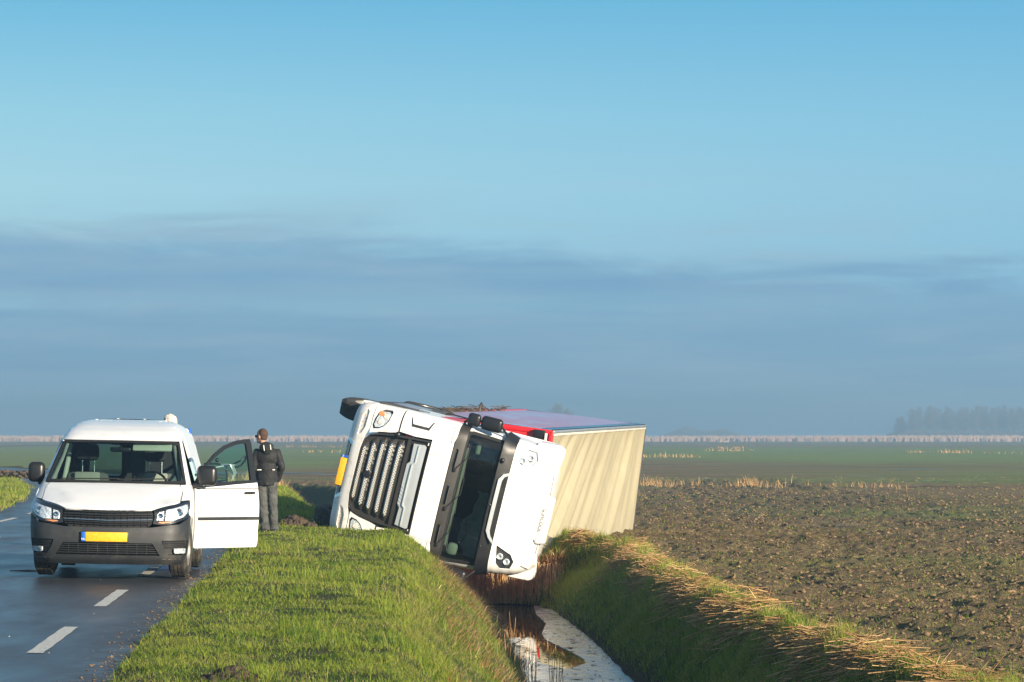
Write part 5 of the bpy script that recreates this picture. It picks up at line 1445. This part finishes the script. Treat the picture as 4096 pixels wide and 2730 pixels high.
# ================================================================ VEGETATION AND SOIL
def leaf_mat(name, stops, trans=0.42, rough=0.45):
    m = bpy.data.materials.new(name); m.use_nodes = True
    t = NT(m.node_tree); t.n.clear(); o = t.new('ShaderNodeOutputMaterial')
    tint = t.new('ShaderNodeAttribute', attribute_name='tint').outputs['Fac']
    c = t.ramp(tint, stops)
    p = t.new('ShaderNodeBsdfPrincipled'); t.put(p.inputs['Base Color'], c); p.inputs['Roughness'].default_value = rough; p.inputs['Specular IOR Level'].default_value = 0.25
    tr_ = t.new('ShaderNodeBsdfTranslucent'); t.put(tr_.inputs[0], c)
    mx = t.new('ShaderNodeMixShader'); mx.inputs[0].default_value = trans
    t.l.new(p.outputs[0], mx.inputs[1]); t.l.new(tr_.outputs[0], mx.inputs[2]); t.l.new(mx.outputs[0], o.inputs[0])
    return m
M['grass'] = leaf_mat('grass_blades', [(0.0, (.030, .080, .010)), (.3, (.11, .20, .020)), (.6, (.28, .355, .040)), (.78, (.42, .42, .085)), (.9, (.56, .42, .17)), (1.0, (.66, .52, .26))])
M['straw'] = leaf_mat('dry_straw', [(0.0, (.17, .09, .035)), (.35, (.40, .225, .090)), (.7, (.62, .40, .18)), (1.0, (.74, .54, .28))], trans=0.15)
M['farreed'] = leaf_mat('far_reed', [(0.0, (.40, .27, .21)), (.5, (.58, .41, .32)), (1.0, (.70, .53, .43))], trans=0.2)
M['clod'] = mat('soil_clod', (0.20, 0.135, 0.076), 0.95, vary=0.5, vscale=2.2, bump=0.6, bscale=50, spec=0.2)
M['bark'] = mat('grey_bark', (0.24, 0.21, 0.18), 0.9)
M['twig'] = mat('bare_twigs', (0.17, 0.14, 0.115), 0.9)


def blades(name, x, y, z, h, wd, az, lean, tint, m, bend=0.35, parent=None):
    """every blade: two-segment tapering strip leaning towards az"""
    n = len(x)
    dx, dy = np.cos(az), np.sin(az)
    fa = az + (math.pi / 2 if name != 'reed_belt' else 0) + rng.normal(0, .5 if name != 'reed_belt' else .05, n)
    sx, sy = np.cos(fa) * wd / 2, np.sin(fa) * wd / 2
    hm = h * .55
    ml = lean * h * .55 * .6; tl = lean * h
    V = np.empty((n, 5, 3))
    V[:, 0] = np.stack([x - sx, y - sy, z], 1); V[:, 1] = np.stack([x + sx, y + sy, z], 1)
    mz = z + hm * np.cos(np.clip(lean * .6, 0, 1.2)); tz = z + h * np.cos(np.clip(lean, 0, 1.4))
    V[:, 2] = np.stack([x - sx * .75 + dx * ml, y - sy * .75 + dy * ml, mz], 1); V[:, 3] = np.stack([x + sx * .75 + dx * ml, y + sy * .75 + dy * ml, mz], 1)
    V[:, 4] = np.stack([x + dx * tl, y + dy * tl, tz], 1)
    b = np.arange(n)[:, None] * 5
    F = np.concatenate([b + np.array([0, 1, 3]), b + np.array([0, 3, 2]), b + np.array([2, 3, 4])], 0)
    o = np_mesh(name, V.reshape(-1, 3), F, m, attrs={'tint': np.repeat(tint, 5)}, parent=parent)
    tag(o, kind='stuff'); return o


def sticks(name, P0, P1, wd, tint, m, sag=None, parent=None):
    """straight thin three-sided stalks from P0 to P1"""
    n = len(P0); d = P1 - P0; d /= np.linalg.norm(d, axis=1)[:, None] + 1e-9
    up = np.where(np.abs(d[:, 2:3]) > .9, np.array([[1., 0, 0]]), np.array([[0, 0, 1.]]))
    a = np.cross(d, up); a /= np.linalg.norm(a, axis=1)[:, None]; b = np.cross(d, a)
    V = np.empty((n, 6, 3))
    for k in range(3):
        an = 2 * math.pi * k / 3; off = (a * math.cos(an) + b * math.sin(an)) * wd[:, None] / 2
        V[:, k] = P0 + off; V[:, k + 3] = P1 + off * .5
    bb = np.arange(n)[:, None] * 6
    F = np.concatenate([bb + np.array(q) for q in ([0, 1, 4], [0, 4, 3], [1, 2, 5], [1, 5, 4], [2, 0, 3], [2, 3, 5])], 0)
    o = np_mesh(name, V.reshape(-1, 3), F, m, attrs={'tint': np.repeat(tint, 6)}, parent=parent)
    tag(o, kind='stuff'); return o


def clumped(n, x0f, x1f, y0, y1, per=14, spread=.05, p=1.0):
    """points in clumps between the lines x0f(y) and x1f(y); p>0 thins them with distance"""
    nc = n // per
    u = rng.random(nc)
    e = 1 - p
    yc = (y0 ** e + (y1 ** e - y0 ** e) * u) ** (1 / e) if abs(e) > 1e-6 else y0 * (y1 / y0) ** u
    a, b = x0f(yc), x1f(yc)
    xc = a + (b - a) * rng.random(nc)
    sp = spread * (yc / 30) ** .5
    x = np.repeat(xc, per) + rng.normal(0, 1, nc * per) * np.repeat(sp, per)
    y = np.repeat(yc, per) + rng.normal(0, 1, nc * per) * np.repeat(sp, per)
    return x, y, np.repeat(rng.random(nc), per), np.repeat(xc, per), np.repeat(yc, per)


wlf = lambda y: np.interp(y, YW, XWL); wrf = lambda y: np.interp(y, YW, XWR); crf = lambda y: np.interp(y, YW, XCR)
# verge and left bank
def turf(name, n, x0f, x1f, y0, y1, h0, p, dry=0.12, wmul=1.0, dens=None, hvar=.5, darken=0.0, leanx=0.0):
    x, y, c, xc, yc = clumped(n, x0f, x1f, y0, y1, p=p)
    if dens is not None:
        k = rng.random(len(x)) < dens(x, y); x, y, c, xc, yc = x[k], y[k], c[k], xc[k], yc[k]
    z = ground_z(x, y)
    big = fbm(xc * .9, yc * .55, 71, 4); med = fbm(xc * 3.1, yc * 2.2, 72, 3)
    h = h0 * (1 + 1.3 * hvar * (c - .5) + 1.1 * big + 1.3 * med) * (.65 + .6 * rng.random(len(x)))
    h = np.clip(h, .02, .5)
    wd = (.0042 + .0032 * rng.random(len(x))) * np.clip(y / 30, .8, 2.2) * wmul
    az = np.arctan2(y - yc, x - xc) + rng.normal(0, .7, len(x)); lean = np.clip(.25 + .5 * rng.random(len(x)) + .2 * (h0 < .1) + leanx * rng.random(len(x)), 0, 1.35)
    tint = np.clip(.56 + .9 * med + .6 * big + .17 * rng.normal(0, 1, len(x)) + .34 * (c - .5) - darken, 0, .69)
    dead = rng.random(len(x)) < dry * np.clip(1 + 5 * fbm(xc * 1.6 + 3, yc * 1.1, 75, 3), .1, 3.5)
    tint = np.where(dead, .84 + .16 * rng.random(len(x)), tint); lean = np.where(dead, lean + .5, lean)
    return blades(name, x, y, z - .005, h, wd, az, lean, tint, 'grass')

bankdry = lambda x, y: 1.0
turf('verge_grass', 270000, lambda y: road_r(y) - .03, lambda y: wlf(y) + .02, 19.0, 66, .056, 1.35, dry=.20, dens=lambda x, y: np.clip(.74 + 2.4 * fbm(x * 3.3 + 1, y * 1.9, 101, 3) + 1.2 * fbm(x * .8, y * .5, 102, 2), .12, 1), leanx=.35)
turf('verge_grass', 26000, lambda y: road_r(y) + .1, lambda y: wlf(y) - .3, 20.0, 60, .12, 1.3, dry=.06, hvar=1.0, darken=.22, dens=lambda x, y: (fbm(x * 1.9 + 4, y * 1.2, 103, 3) > .09) * 1.0)
turf('verge_grass', 40000, lambda y: wlf(y) - 1.5, lambda y: wlf(y) + .03, 24, 58, .085, 1.2, dry=.38)
turf('verge_grass', 30000, lambda y: road_r(y), lambda y: wlf(y), 60, 112, .13, 1.0, dry=.15, wmul=1.4)
turf('verge_grass', 46000, lambda y: np.maximum(road_l(y) - 16, -.17 * y - 3), lambda y: road_l(y) + .02, 56, 140, .12, 1.0, dry=.25, wmul=1.3)
turf('ditch_bank_grass', 120000, lambda y: wrf(y) + .15, lambda y: crf(y) + .05, 24, 62, .10, 1.2, dry=.10, hvar=.9, darken=.05, dens=lambda x, y: .35 + 1.6 * np.clip((x - wrf(y)) / (crf(y) - wrf(y)) - .05, 0, 1))
turf('ditch_bank_grass', 40000, lambda y: crf(y) - .6, lambda y: crf(y) + .22, 22, 66, .13, 1.1, dry=.22, hvar=1.2)
turf('ditch_bank_grass', 22000, lambda y: crf(y) - 1.3, lambda y: crf(y) + .2, 56.5, 64, .13, 1.0, dry=.22, hvar=1.0)
turf('ditch_bank_grass', 16000, lambda y: wrf(y), lambda y: crf(y) + .6, 64, 112, .16, 1.0, dry=.4, wmul=1.4)
# small taller tufts on the shaded bank
xs, ys_ = [], []
for i in range(120):
    y = 26 + 28 * rng.random(); f_ = rng.random(); x = wrf(y) + (crf(y) - wrf(y)) * (.35 + .6 * f_); k = 30
    xs.append(x + rng.normal(0, .035, k)); ys_.append(y + rng.normal(0, .035, k))
x = np.concatenate(xs); y = np.concatenate(ys_); n = len(x)
blades('bank_tuft', x, y, ground_z(x, y), .14 + .14 * rng.random(n), np.full(n, .007), rng.random(n) * 6.28, .3 + .6 * rng.random(n), np.clip(.45 + .15 * rng.normal(0, 1, n), 0, .74), 'grass')

# cut reed straw lying in heaps along the far crest
heaps = []
for i in range(44):
    y = 25.5 + 35 * (i + rng.random() * 1.2) / 44
    heaps.append((float(crf(y)) - .10 + rng.normal(0, .10), y, .25 + 1.2 * rng.random() ** 1.5))
P0, P1, W_, T_ = [], [], [], []
for (hx, hy, s) in heaps:
    k = int(165 * s); base = rng.normal(math.pi * 1.02, .35)
    cx = hx + rng.normal(0, .15 * s ** .5, k); cy = hy + rng.normal(0, .30 * s ** .5, k)
    dome = .20 * s * np.exp(-(((cx - hx) / .3) ** 2 + ((cy - hy) / .4) ** 2))
    cz = ground_z(cx, cy) + .01 + dome * rng.random(k) + .02 * rng.random(k)
    L = .16 + .42 * rng.random(k) ** 1.5
    a = base + rng.normal(0, .55, k) + np.where(rng.random(k) < .5, math.pi, 0); e = rng.normal(.06, .16, k)
    e = np.where(rng.random(k) < .07, .4 + .7 * rng.random(k), e)
    d = np.stack([np.cos(a) * np.cos(e), np.sin(a) * np.cos(e) * .8, np.sin(e)], 1) * L[:, None] / 2
    c = np.stack([cx, cy, cz], 1)
    z_end = ground_z(c[:, 0] + d[:, 0], c[:, 1] + d[:, 1]); z_st = ground_z(c[:, 0] - d[:, 0], c[:, 1] - d[:, 1])
    p0, p1 = c - d, c + d
    p0[:, 2] = np.maximum(p0[:, 2], z_st + .01); p1[:, 2] = np.maximum(p1[:, 2], z_end + .01)
    P0.append(p0); P1.append(p1); W_.append(.008 + .008 * rng.random(k)); T_.append(np.clip(rng.normal(.50, .22, k), 0, 1))
sticks('cut_reed_straw', np.concatenate(P0), np.concatenate(P1), np.concatenate(W_), np.concatenate(T_), 'straw')
# brown matted base of the heaps
k = 4200; hi = rng.integers(0, len(heaps), k)
hx = np.array([h[0] for h in heaps])[hi]; hy = np.array([h[1] for h in heaps])[hi]
x = hx + rng.normal(0, .13, k); y = hy + rng.normal(0, .34, k)
blades('cut_reed_straw', x, y, ground_z(x, y), .06 + .14 * rng.random(k), .010 + .008 * rng.random(k), rng.random(k) * 6.28, .8 + .6 * rng.random(k), rng.random(k) * .45, 'straw')

# reeds hanging over the bank under the lorry's roof
k = 2600
u = rng.random(k); x = -1.35 + 2.3 * u + rng.normal(0, .07, k); y = 59.5 + .3 * rng.random(k) - .7 * u + rng.normal(0, .12, k)
zt = -.72 - .28 * rng.random(k); L = .35 + .45 * rng.random(k)
a = rng.normal(0, .22, k)
P0_ = np.stack([x, y, zt], 1); P1_ = np.stack([x + np.sin(a) * L * .6, y - .20 - .25 * rng.random(k), zt - L], 1); P1_[:, 2] = np.maximum(P1_[:, 2], ZW + .02)
keep = ~((x > -.1) & (rng.random(k) < .55))
sticks('hanging_reeds', P0_[keep], P1_[keep], .012 + .010 * rng.random(keep.sum()), np.clip(rng.normal(.78, .2, keep.sum()), 0, 1), 'straw')
k = 1500; x = -1.3 + 2.2 * rng.random(k); y = 59.6 - .5 * (x + 1.3) / 2.2 + .5 * rng.random(k)
blades('hanging_reeds', x, y, ground_z(x, y), .15 + .3 * rng.random(k), .014 + .01 * rng.random(k), -math.pi / 2 + rng.normal(0, .8, k), .5 + .9 * rng.random(k), np.clip(rng.normal(.4, .2, k), 0, 1), 'straw')

# dry reed stalks standing in the ice at the near bank
st0, st1 = [], []
for (cx, cy, n_) in ((.10, 41.2, 9), (-.02, 43.0, 8), (.25, 40.6, 6), (.30, 39.2, 5), (.62, 40.2, 6), (.05, 44.5, 6)):
    for i in range(n_):
        x = cx + rng.normal(0, .10); y = cy + rng.normal(0, .35); h = .18 + .45 * rng.random()
        st0.append((x, y, ZW)); st1.append((x + rng.normal(0, .03), y + rng.normal(0, .05), ZW + h))
n = len(st0); sticks('reed_stalks', np.array(st0), np.array(st1), np.full(n, .012), np.clip(rng.normal(.65, .2, n), 0, 1), 'straw')
n = 260; y = 40 + 17 * rng.random(n); x = wlf(y) + (wrf(y) - wlf(y)) * rng.random(n)
a_ = rng.random(n) * 6.28; l_ = .02 + .12 * rng.random(n) ** 2
c0 = np.stack([x, y, np.full(n, ZW + .018)], 1)
sticks('ice_litter', c0, c0 + np.stack([np.cos(a_), np.sin(a_), .02 * rng.random(n)], 1) * l_[:, None], .006 + .008 * rng.random(n), rng.random(n) * .4, 'straw')
# dead grass mats lying on the near bank
k = 9000; y = 24 + 34 * rng.random(k); x = wlf(y) - 1.2 * rng.random(k) ** 1.3 + .03
m_ = fbm(x * 1.4 + 9, y * .8, 77, 3) > .02
x, y = x[m_], y[m_]; n = len(x)
blades('dead_grass_mat', x, y, ground_z(x, y) + .01, .10 + .16 * rng.random(n), .007 + .005 * rng.random(n), rng.normal(-.2, .8, n), 1.0 + .4 * rng.random(n), rng.random(n) * .9, 'straw')

# field: clods, stubble and dry tufts
ico = bmesh.new(); bmesh.ops.create_icosphere(ico, subdivisions=1, radius=1.0); ico.verts.index_update()
IV = np.array([v.co[:] for v in ico.verts]); IF = np.array([[v.index for v in f.verts] for f in ico.faces]); ico.free()
def clods(name, x, y, z, s, m='clod', flat=.62):
    n = len(x); nv = len(IV)
    J = IV[None] * (1 + .50 * rng.normal(0, 1, (n, nv, 1))) * s[:, None, None] * np.array([1, 1, flat])[None, None] * (.7 + .6 * rng.random((n, 1, 3)))
    a = rng.random(n) * 6.28; ca, sa = np.cos(a)[:, None], np.sin(a)[:, None]
    X_ = J[:, :, 0] * ca - J[:, :, 1] * sa + x[:, None]; Y_ = J[:, :, 0] * sa + J[:, :, 1] * ca + y[:, None]; Z_ = J[:, :, 2] + z[:, None]
    V = np.stack([X_, Y_, Z_], 2).reshape(-1, 3); F = (IF[None] + (np.arange(n) * nv)[:, None, None]).reshape(-1, 3)
    o = np_mesh(name, V, F, m); tag(o, kind='stuff'); return o
n = 30000
y = 27 * (135 / 27) ** (rng.random(n) ** .92); x = crf(y) + .35 + (0.18 * y + 1.0 - crf(y)) * rng.random(n)
keep = fbm(x * .9, y * .6, 81, 3) + .28 * rng.random(n) > -.02
x, y = x[keep], y[keep]; s = np.exp(rng.normal(math.log(.0135), .5, len(x))) * np.clip((y / 35) ** .6, .9, 2.2); s = np.clip(s, .006, .042)
clods('soil_clods', x, y, ground_z(x, y) + s * .1, s, flat=.6)
n = 20000; y = 27 * (170 / 27) ** rng.random(n); x = crf(y) + .2 + (0.18 * y + 1 - crf(y)) * rng.random(n)
blades('crop_shoots', x, y, ground_z(x, y), .03 + .06 * rng.random(n), .008 * np.clip(y / 35, .8, 3), rng.random(n) * 6.28, .5 + .7 * rng.random(n), .30 + .35 * rng.random(n), 'grass')
n = 1500; y = 28 * (170 / 28) ** rng.random(n); x = crf(y) + .3 + (0.18 * y + 1 - crf(y)) * rng.random(n)
L = (.03 + .09 * rng.random(n)) * np.clip(y / 60, .8, 2.0); a = rng.random(n) * 6.28; e = np.abs(rng.normal(.1, .3, n))
c0 = np.stack([x, y, ground_z(x, y) + .03], 1)
sticks('stubble', c0, c0 + np.stack([np.cos(a) * np.cos(e), np.sin(a) * np.cos(e), np.sin(e)], 1) * L[:, None], .006 * np.clip(y / 40, .9, 3), rng.random(n), 'straw')

def tufts(name, spots, h, wd, per, m='straw', t0=.3):
    X_, Y_, H_, W2 = [], [], [], []
    for (cx, cy, sx_, sy_, s) in spots:
        k = int(per * s); X_.append(cx + rng.normal(0, sx_, k)); Y_.append(cy + rng.normal(0, sy_, k)); H_.append(h * (.5 + .7 * rng.random(k)) * min(1.2, .6 + .5 * s)); W2.append(np.full(k, wd))
    x, y, hh, ww = map(np.concatenate, (X_, Y_, H_, W2)); n = len(x)
    return blades(name, x, y, ground_z(x, y), hh, ww, rng.random(n) * 6.28, .2 + .7 * rng.random(n), np.clip(t0 + .6 * rng.random(n), 0, 1), m)
sp_ = []
for i in range(34):
    t = i / 33; sp_.append((5.2 + 10.5 * t ** 1.2 + rng.normal(0, .2), 138 - 6 * t + rng.normal(0, 2.2), .25, .6, (.8 if t < .25 else .30) * (.1 + 1.3 * rng.random() ** 2)))
sp_ += [(9.9, 134.5, .12, .3, 1.1), (10.2, 133, .12, .3, .9)]
tufts('dry_grass_tufts', sp_, .50, .018, 55)
sp_ = [(-9.0 + 6.8 * rng.random(), 104 + 9 * rng.random(), .25, .5, .5 + rng.random()) for i in range(46)]
sp_ += [(-5.5 - 2.4 * rng.random(), 99 + 5 * rng.random(), .25, .5, .6 + rng.random()) for i in range(16)]
tufts('dry_grass_tufts', sp_, .42, .016, 70)
sp_ = []
for (x0_, x1_, dd, k, s) in ((12.2, 18.4, 330, 18, 0.6), (27.0, 35.6, 460, 12, 0.7), (50.9, 59.5, 420, 16, 1.0), (35.7, 40.2, 560, 9, 0.9), (56.0, 63.5, 400, 8, 0.5), (-44.0, -32.4, 620, 14, 0.8), (-28.5, -23.1, 430, 8, 0.4)):
    for i in range(int(k * .8)): sp_.append((x0_ + (x1_ - x0_) * rng.random(), dd + rng.normal(0, 6), .6, 1.5, s * (.2 + 1.1 * rng.random() ** 2)))
tufts('dry_grass_tufts', sp_, .62, .07, 20, t0=.25)
# mud and grass heap that the left verge carries on its far corner by the road bend
n = 3500; x = -21.5 + 6.5 * rng.random(n); y = 117 + 8 * rng.random(n); k = x < road_l(y) + .8
clods('mud_heap', x[k], y[k], ground_z(x[k], y[k]) + .03 + .30 * rng.random(k.sum()) * (.3 + fbm(x[k] * .9, y[k] * .5, 88, 2) + .3), .04 + .07 * rng.random(k.sum()), 'mud')
# molehills
def molehill(cx, cy, s, label):
    n = 260; r_ = np.minimum(np.abs(rng.normal(0, .45, n)), .85) * s; a = rng.random(n) * 6.28; x = cx + r_ * np.cos(a); y = cy + r_ * np.sin(a)
    zz = ground_z(x, y) + s * .32 * np.exp(-(r_ / s / .55) ** 2)
    n_ = len(x); nv = len(IV); mbv = MB()
    S = s * (.06 + .09 * rng.random(n))
    J = IV[None] * (1 + .3 * rng.normal(0, 1, (n, nv, 1))) * S[:, None, None]
    V = (J + np.stack([x - cx, y - cy, zz - ground_at(cx, cy)], 1)[:, None]).reshape(-1, 3); F = (IF[None] + (np.arange(n) * nv)[:, None, None]).reshape(-1, 3)
    o = np_mesh('molehill', V, F, 'mud'); o.location = (cx, cy, ground_at(cx, cy)); tag(o, label, 'molehill')
molehill(-1.83, 20.9, .22, 'molehill of brown soil in the grass beside the road at the bottom edge')
molehill(-3.85, 56.6, .42, 'mound of dark brown soil on the verge just behind the standing person')
# leaves, grit and small debris along the asphalt edge
n = 800; y = 20 * (60 / 20) ** rng.random(n); x = road_r(y) - np.abs(rng.normal(0, .16, n)) + .06
clods('edge_grit', x, y, road_z(x, y) + .004, .005 + .009 * rng.random(n) ** 2, 'clod', .4)
n = 110; y = 20 * (70 / 20) ** rng.random(n); x = road_r(y) - 5.2 * rng.random(n)
clods('road_chips', x, y, road_z(x, y) + .003, .003 + .004 * rng.random(n), mat('pale_chips', (.45, .42, .38), .8), .5)
pt = [(-5.95, 37.9), (-5.75, 38.05), (-5.55, 38.0)]
tw_ = MB().tube([(x, y, float(road_z(x, y)) + .012) for x, y in pt], [.006, .014, .006], 5); tag(tw_.build('stick', 'twig'), 'thin dark stick lying on the asphalt in the shade beside the van', 'stick')

# ================================================================ FAR REED BELT, TREES
n = 15000; x = -300 + 640 * rng.random(n); y = 1240 + 26 * rng.random(n)
h = 1.9 + 1.0 * rng.random(n) ** 2 + 1.2 * fbm(x * .012, x * 0 + 3, 92, 1)
blades('reed_belt', x, y, ground_z(x, y) - .1, h, .42 + .3 * rng.random(n), np.where(rng.random(n) < .5, 0, math.pi) + rng.normal(0, .04, n), .05 + .12 * rng.random(n), np.clip(.36 + .07 * rng.normal(0, 1, n) + .9 * fbm(x * .008, y * 0, 98, 2), 0, 1), 'farreed')
n = 9000; x = 14 + 500 * rng.random(n); y = 1120 + 20 * rng.random(n)
k = fbm(x * .02, y * 0, 93, 3) > .05; x, y = x[k], y[k]; n = len(x)
blades('reed_belt', x, y, ground_z(x, y) - .1, .4 + .6 * rng.random(n), .25 + .1 * rng.random(n), rng.random(n) * 6.28, .1 + .2 * rng.random(n), rng.random(n), 'farreed')


def tree_proto(seed, H, spread, fast, twn):
    """bare tree: trunk mesh and crown mesh of limbs and fine twigs, base at the origin"""
    r_ = np.random.default_rng(seed)
    tk = MB(); bend = r_.normal(0, .25, 3)
    pts = [(bend[0] * math.sin(i * .9), bend[1] * math.cos(i * .7), H * .92 * i / 8) for i in range(9)]
    tk.tube(pts, [max(.03, .24 * H / 17 * (1 - i / 8.6)) for i in range(9)], 7)
    A, B, W_ = [], [], []
    def limb(p, d, L, w, lvl):
        p = np.array(p, float); k = 4; q = p.copy()
        for i in range(k):
            nd = d + r_.normal(0, .13, 3) + np.array([0, 0, .10 if fast else .03]); nd /= np.linalg.norm(nd)
            q2 = q + nd * L / k; A.append(q.copy()); B.append(q2.copy()); W_.append(w * (1 - i / k * .6)); q = q2; d = nd
            if lvl < 3:
                for _ in range(2 if lvl < 2 else 2):
                    b_ = d + r_.normal(0, .55, 3); b_ /= np.linalg.norm(b_); limb(q, b_, L * (.50 + .2 * r_.random()), w * .5, lvl + 1)
    nb = twn
    for i in range(nb):
        t = .22 + .76 * (i + r_.random()) / nb
        a = r_.random() * 6.28; up = .55 + .75 * r_.random() if not fast else 1.5
        d = np.array([math.cos(a), math.sin(a), up]); d /= np.linalg.norm(d)
        j = t * 8; i0 = min(int(j), 7); p = np.array(pts[i0]) + (np.array(pts[i0 + 1]) - np.array(pts[i0])) * (j - i0)
        limb(p, d, spread * (1.05 - .75 * t) * (.8 + .4 * r_.random()), .11 * (1.1 - t), 0 if not fast else 1)
    return tk, np.array(A), np.array(B), np.array(W_)


def crown_mesh(name, A, B, W_, parent):
    n = len(A); d = B - A; a = np.cross(d, rng.normal(0, 1, (n, 3))); a /= np.linalg.norm(a, axis=1)[:, None] + 1e-9
    w = np.maximum(W_, .022)[:, None]
    V = np.stack([A - a * w, A + a * w, B + a * w * .6, B - a * w * .6], 1).reshape(-1, 3)
    F = (np.arange(n)[:, None] * 4 + np.arange(4)[None])
    return np_mesh(name, V, F, 'twig', parent=parent)

protos = []
def plant(kind, loc, label, group, rot=0, sc=1.0, sz=1.0):
    tk_me, cr_me = protos[kind]
    e = bpy.data.objects.new('bare_tree', None); col.objects.link(e); e.location = loc; e.rotation_euler = (0, 0, rot); e.scale = (sc, sc, sz)
    tag(e, label, 'tree', group)
    for nm, me in (('trunk', tk_me), ('crown', cr_me)):
        o = bpy.data.objects.new(nm, me); col.objects.link(o); o.parent = e
for sd, H, spd, fast, twn in ((1, 18, 4.6, True, 36), (2, 17, 4.2, True, 34), (3, 18.5, 5.0, True, 38), (4, 15.5, 6.8, False, 16)):
    tk, A, B, W_ = tree_proto(sd, H, spd, fast, twn)
    to = tk.build('trunk', 'bark'); co_ = crown_mesh('crown', A, B, W_, None)
    protos.append((to.data, co_.data)); bpy.data.objects.remove(to); bpy.data.objects.remove(co_)
gz = -.6
plant(3, (21.2, 1500, gz), 'single bare round-crowned tree on the horizon above the trailer', None, .7, 1.25, 1.04)
r3 = np.random.default_rng(12)
for i in range(64):
    row = i % 4; t = (i + .3 * r3.normal()) / 64
    x = (220.5 + 93 * t + r3.normal(0, .8)) if i else 216.5; y = 1790 + 22 * row + r3.normal(0, 4)
    edge_ = min(1, .72 + t * 2.2)
    plant(int(r3.integers(0, 3)), (x, y, gz), ('leftmost bare poplar, standing at the left end of the hazy far wood' if i == 0 else 'tall bare poplar inside the hazy wood at the right of the horizon'), ('bare poplars of the far wood' if i else None), r3.random() * 6.28, 1.0 + .25 * r3.random(), edge_ * (.94 + .12 * r3.random()))
# undergrowth of that wood: one thicket
n = 26000; x = 214 + 105 * rng.random(n); y = 1775 + 60 * rng.random(n)
hh = (5.5 + 3.0 * fbm(x * .12, y * 0, 95, 3)) * np.sqrt(np.clip((x - 213) / 7, .05, 1)); 
zz = gz + hh * .75 * rng.random(n)
np.clip(hh, 1, 9, out=hh)
P0_ = np.stack([x, y, zz], 1); P1_ = P0_ + np.stack([rng.normal(0, .9, n), rng.normal(0, .9, n), .6 + 1.6 * rng.random(n)], 1)
o = sticks('wood_undergrowth', P0_, P1_, np.full(n, .22), rng.random(n), 'twig')
# fainter woods a long way behind
for (x0, x1, yy, hh, nn) in ((112, 172, 2350, 10, 2600), (-60, -8, 2400, 6, 700)):
    x = x0 + (x1 - x0) * rng.random(nn); prof_ = hh * (.6 + 1.0 * fbm(x * .05, x * 0 + 1, 97, 3)) * np.clip(np.minimum(x - x0, x1 - x) / 14, .1, 1)
    z = gz + prof_ * rng.random(nn); P0_ = np.stack([x, yy + 30 * rng.random(nn), z], 1); P1_ = P0_ + np.stack([rng.normal(0, 1, nn), rng.normal(0, 1, nn), 1 + 2 * rng.random(nn)], 1)
    sticks('distant_wood', P0_, P1_, np.full(nn, .35), rng.random(nn), 'twig')

# ================================================================ AIR
hz = MB().box((0, 1270, 11.0), (5600, 2700, 27.0)).build('haze', None, smooth=False)
hm = bpy.data.materials.new('haze_air'); hm.use_nodes = True; t = NT(hm.node_tree); t.n.clear()
o_ = t.new('ShaderNodeOutputMaterial'); v_ = t.new('ShaderNodeVolumePrincipled')
v_.inputs['Color'].default_value = (0.52, 0.79, 1.0, 1); v_.inputs['Density'].default_value = 0.00088; v_.inputs['Anisotropy'].default_value = 0.33
t.l.new(v_.outputs[0], o_.inputs['Volume']); hz.data.materials.append(hm); tag(hz, kind='stuff')
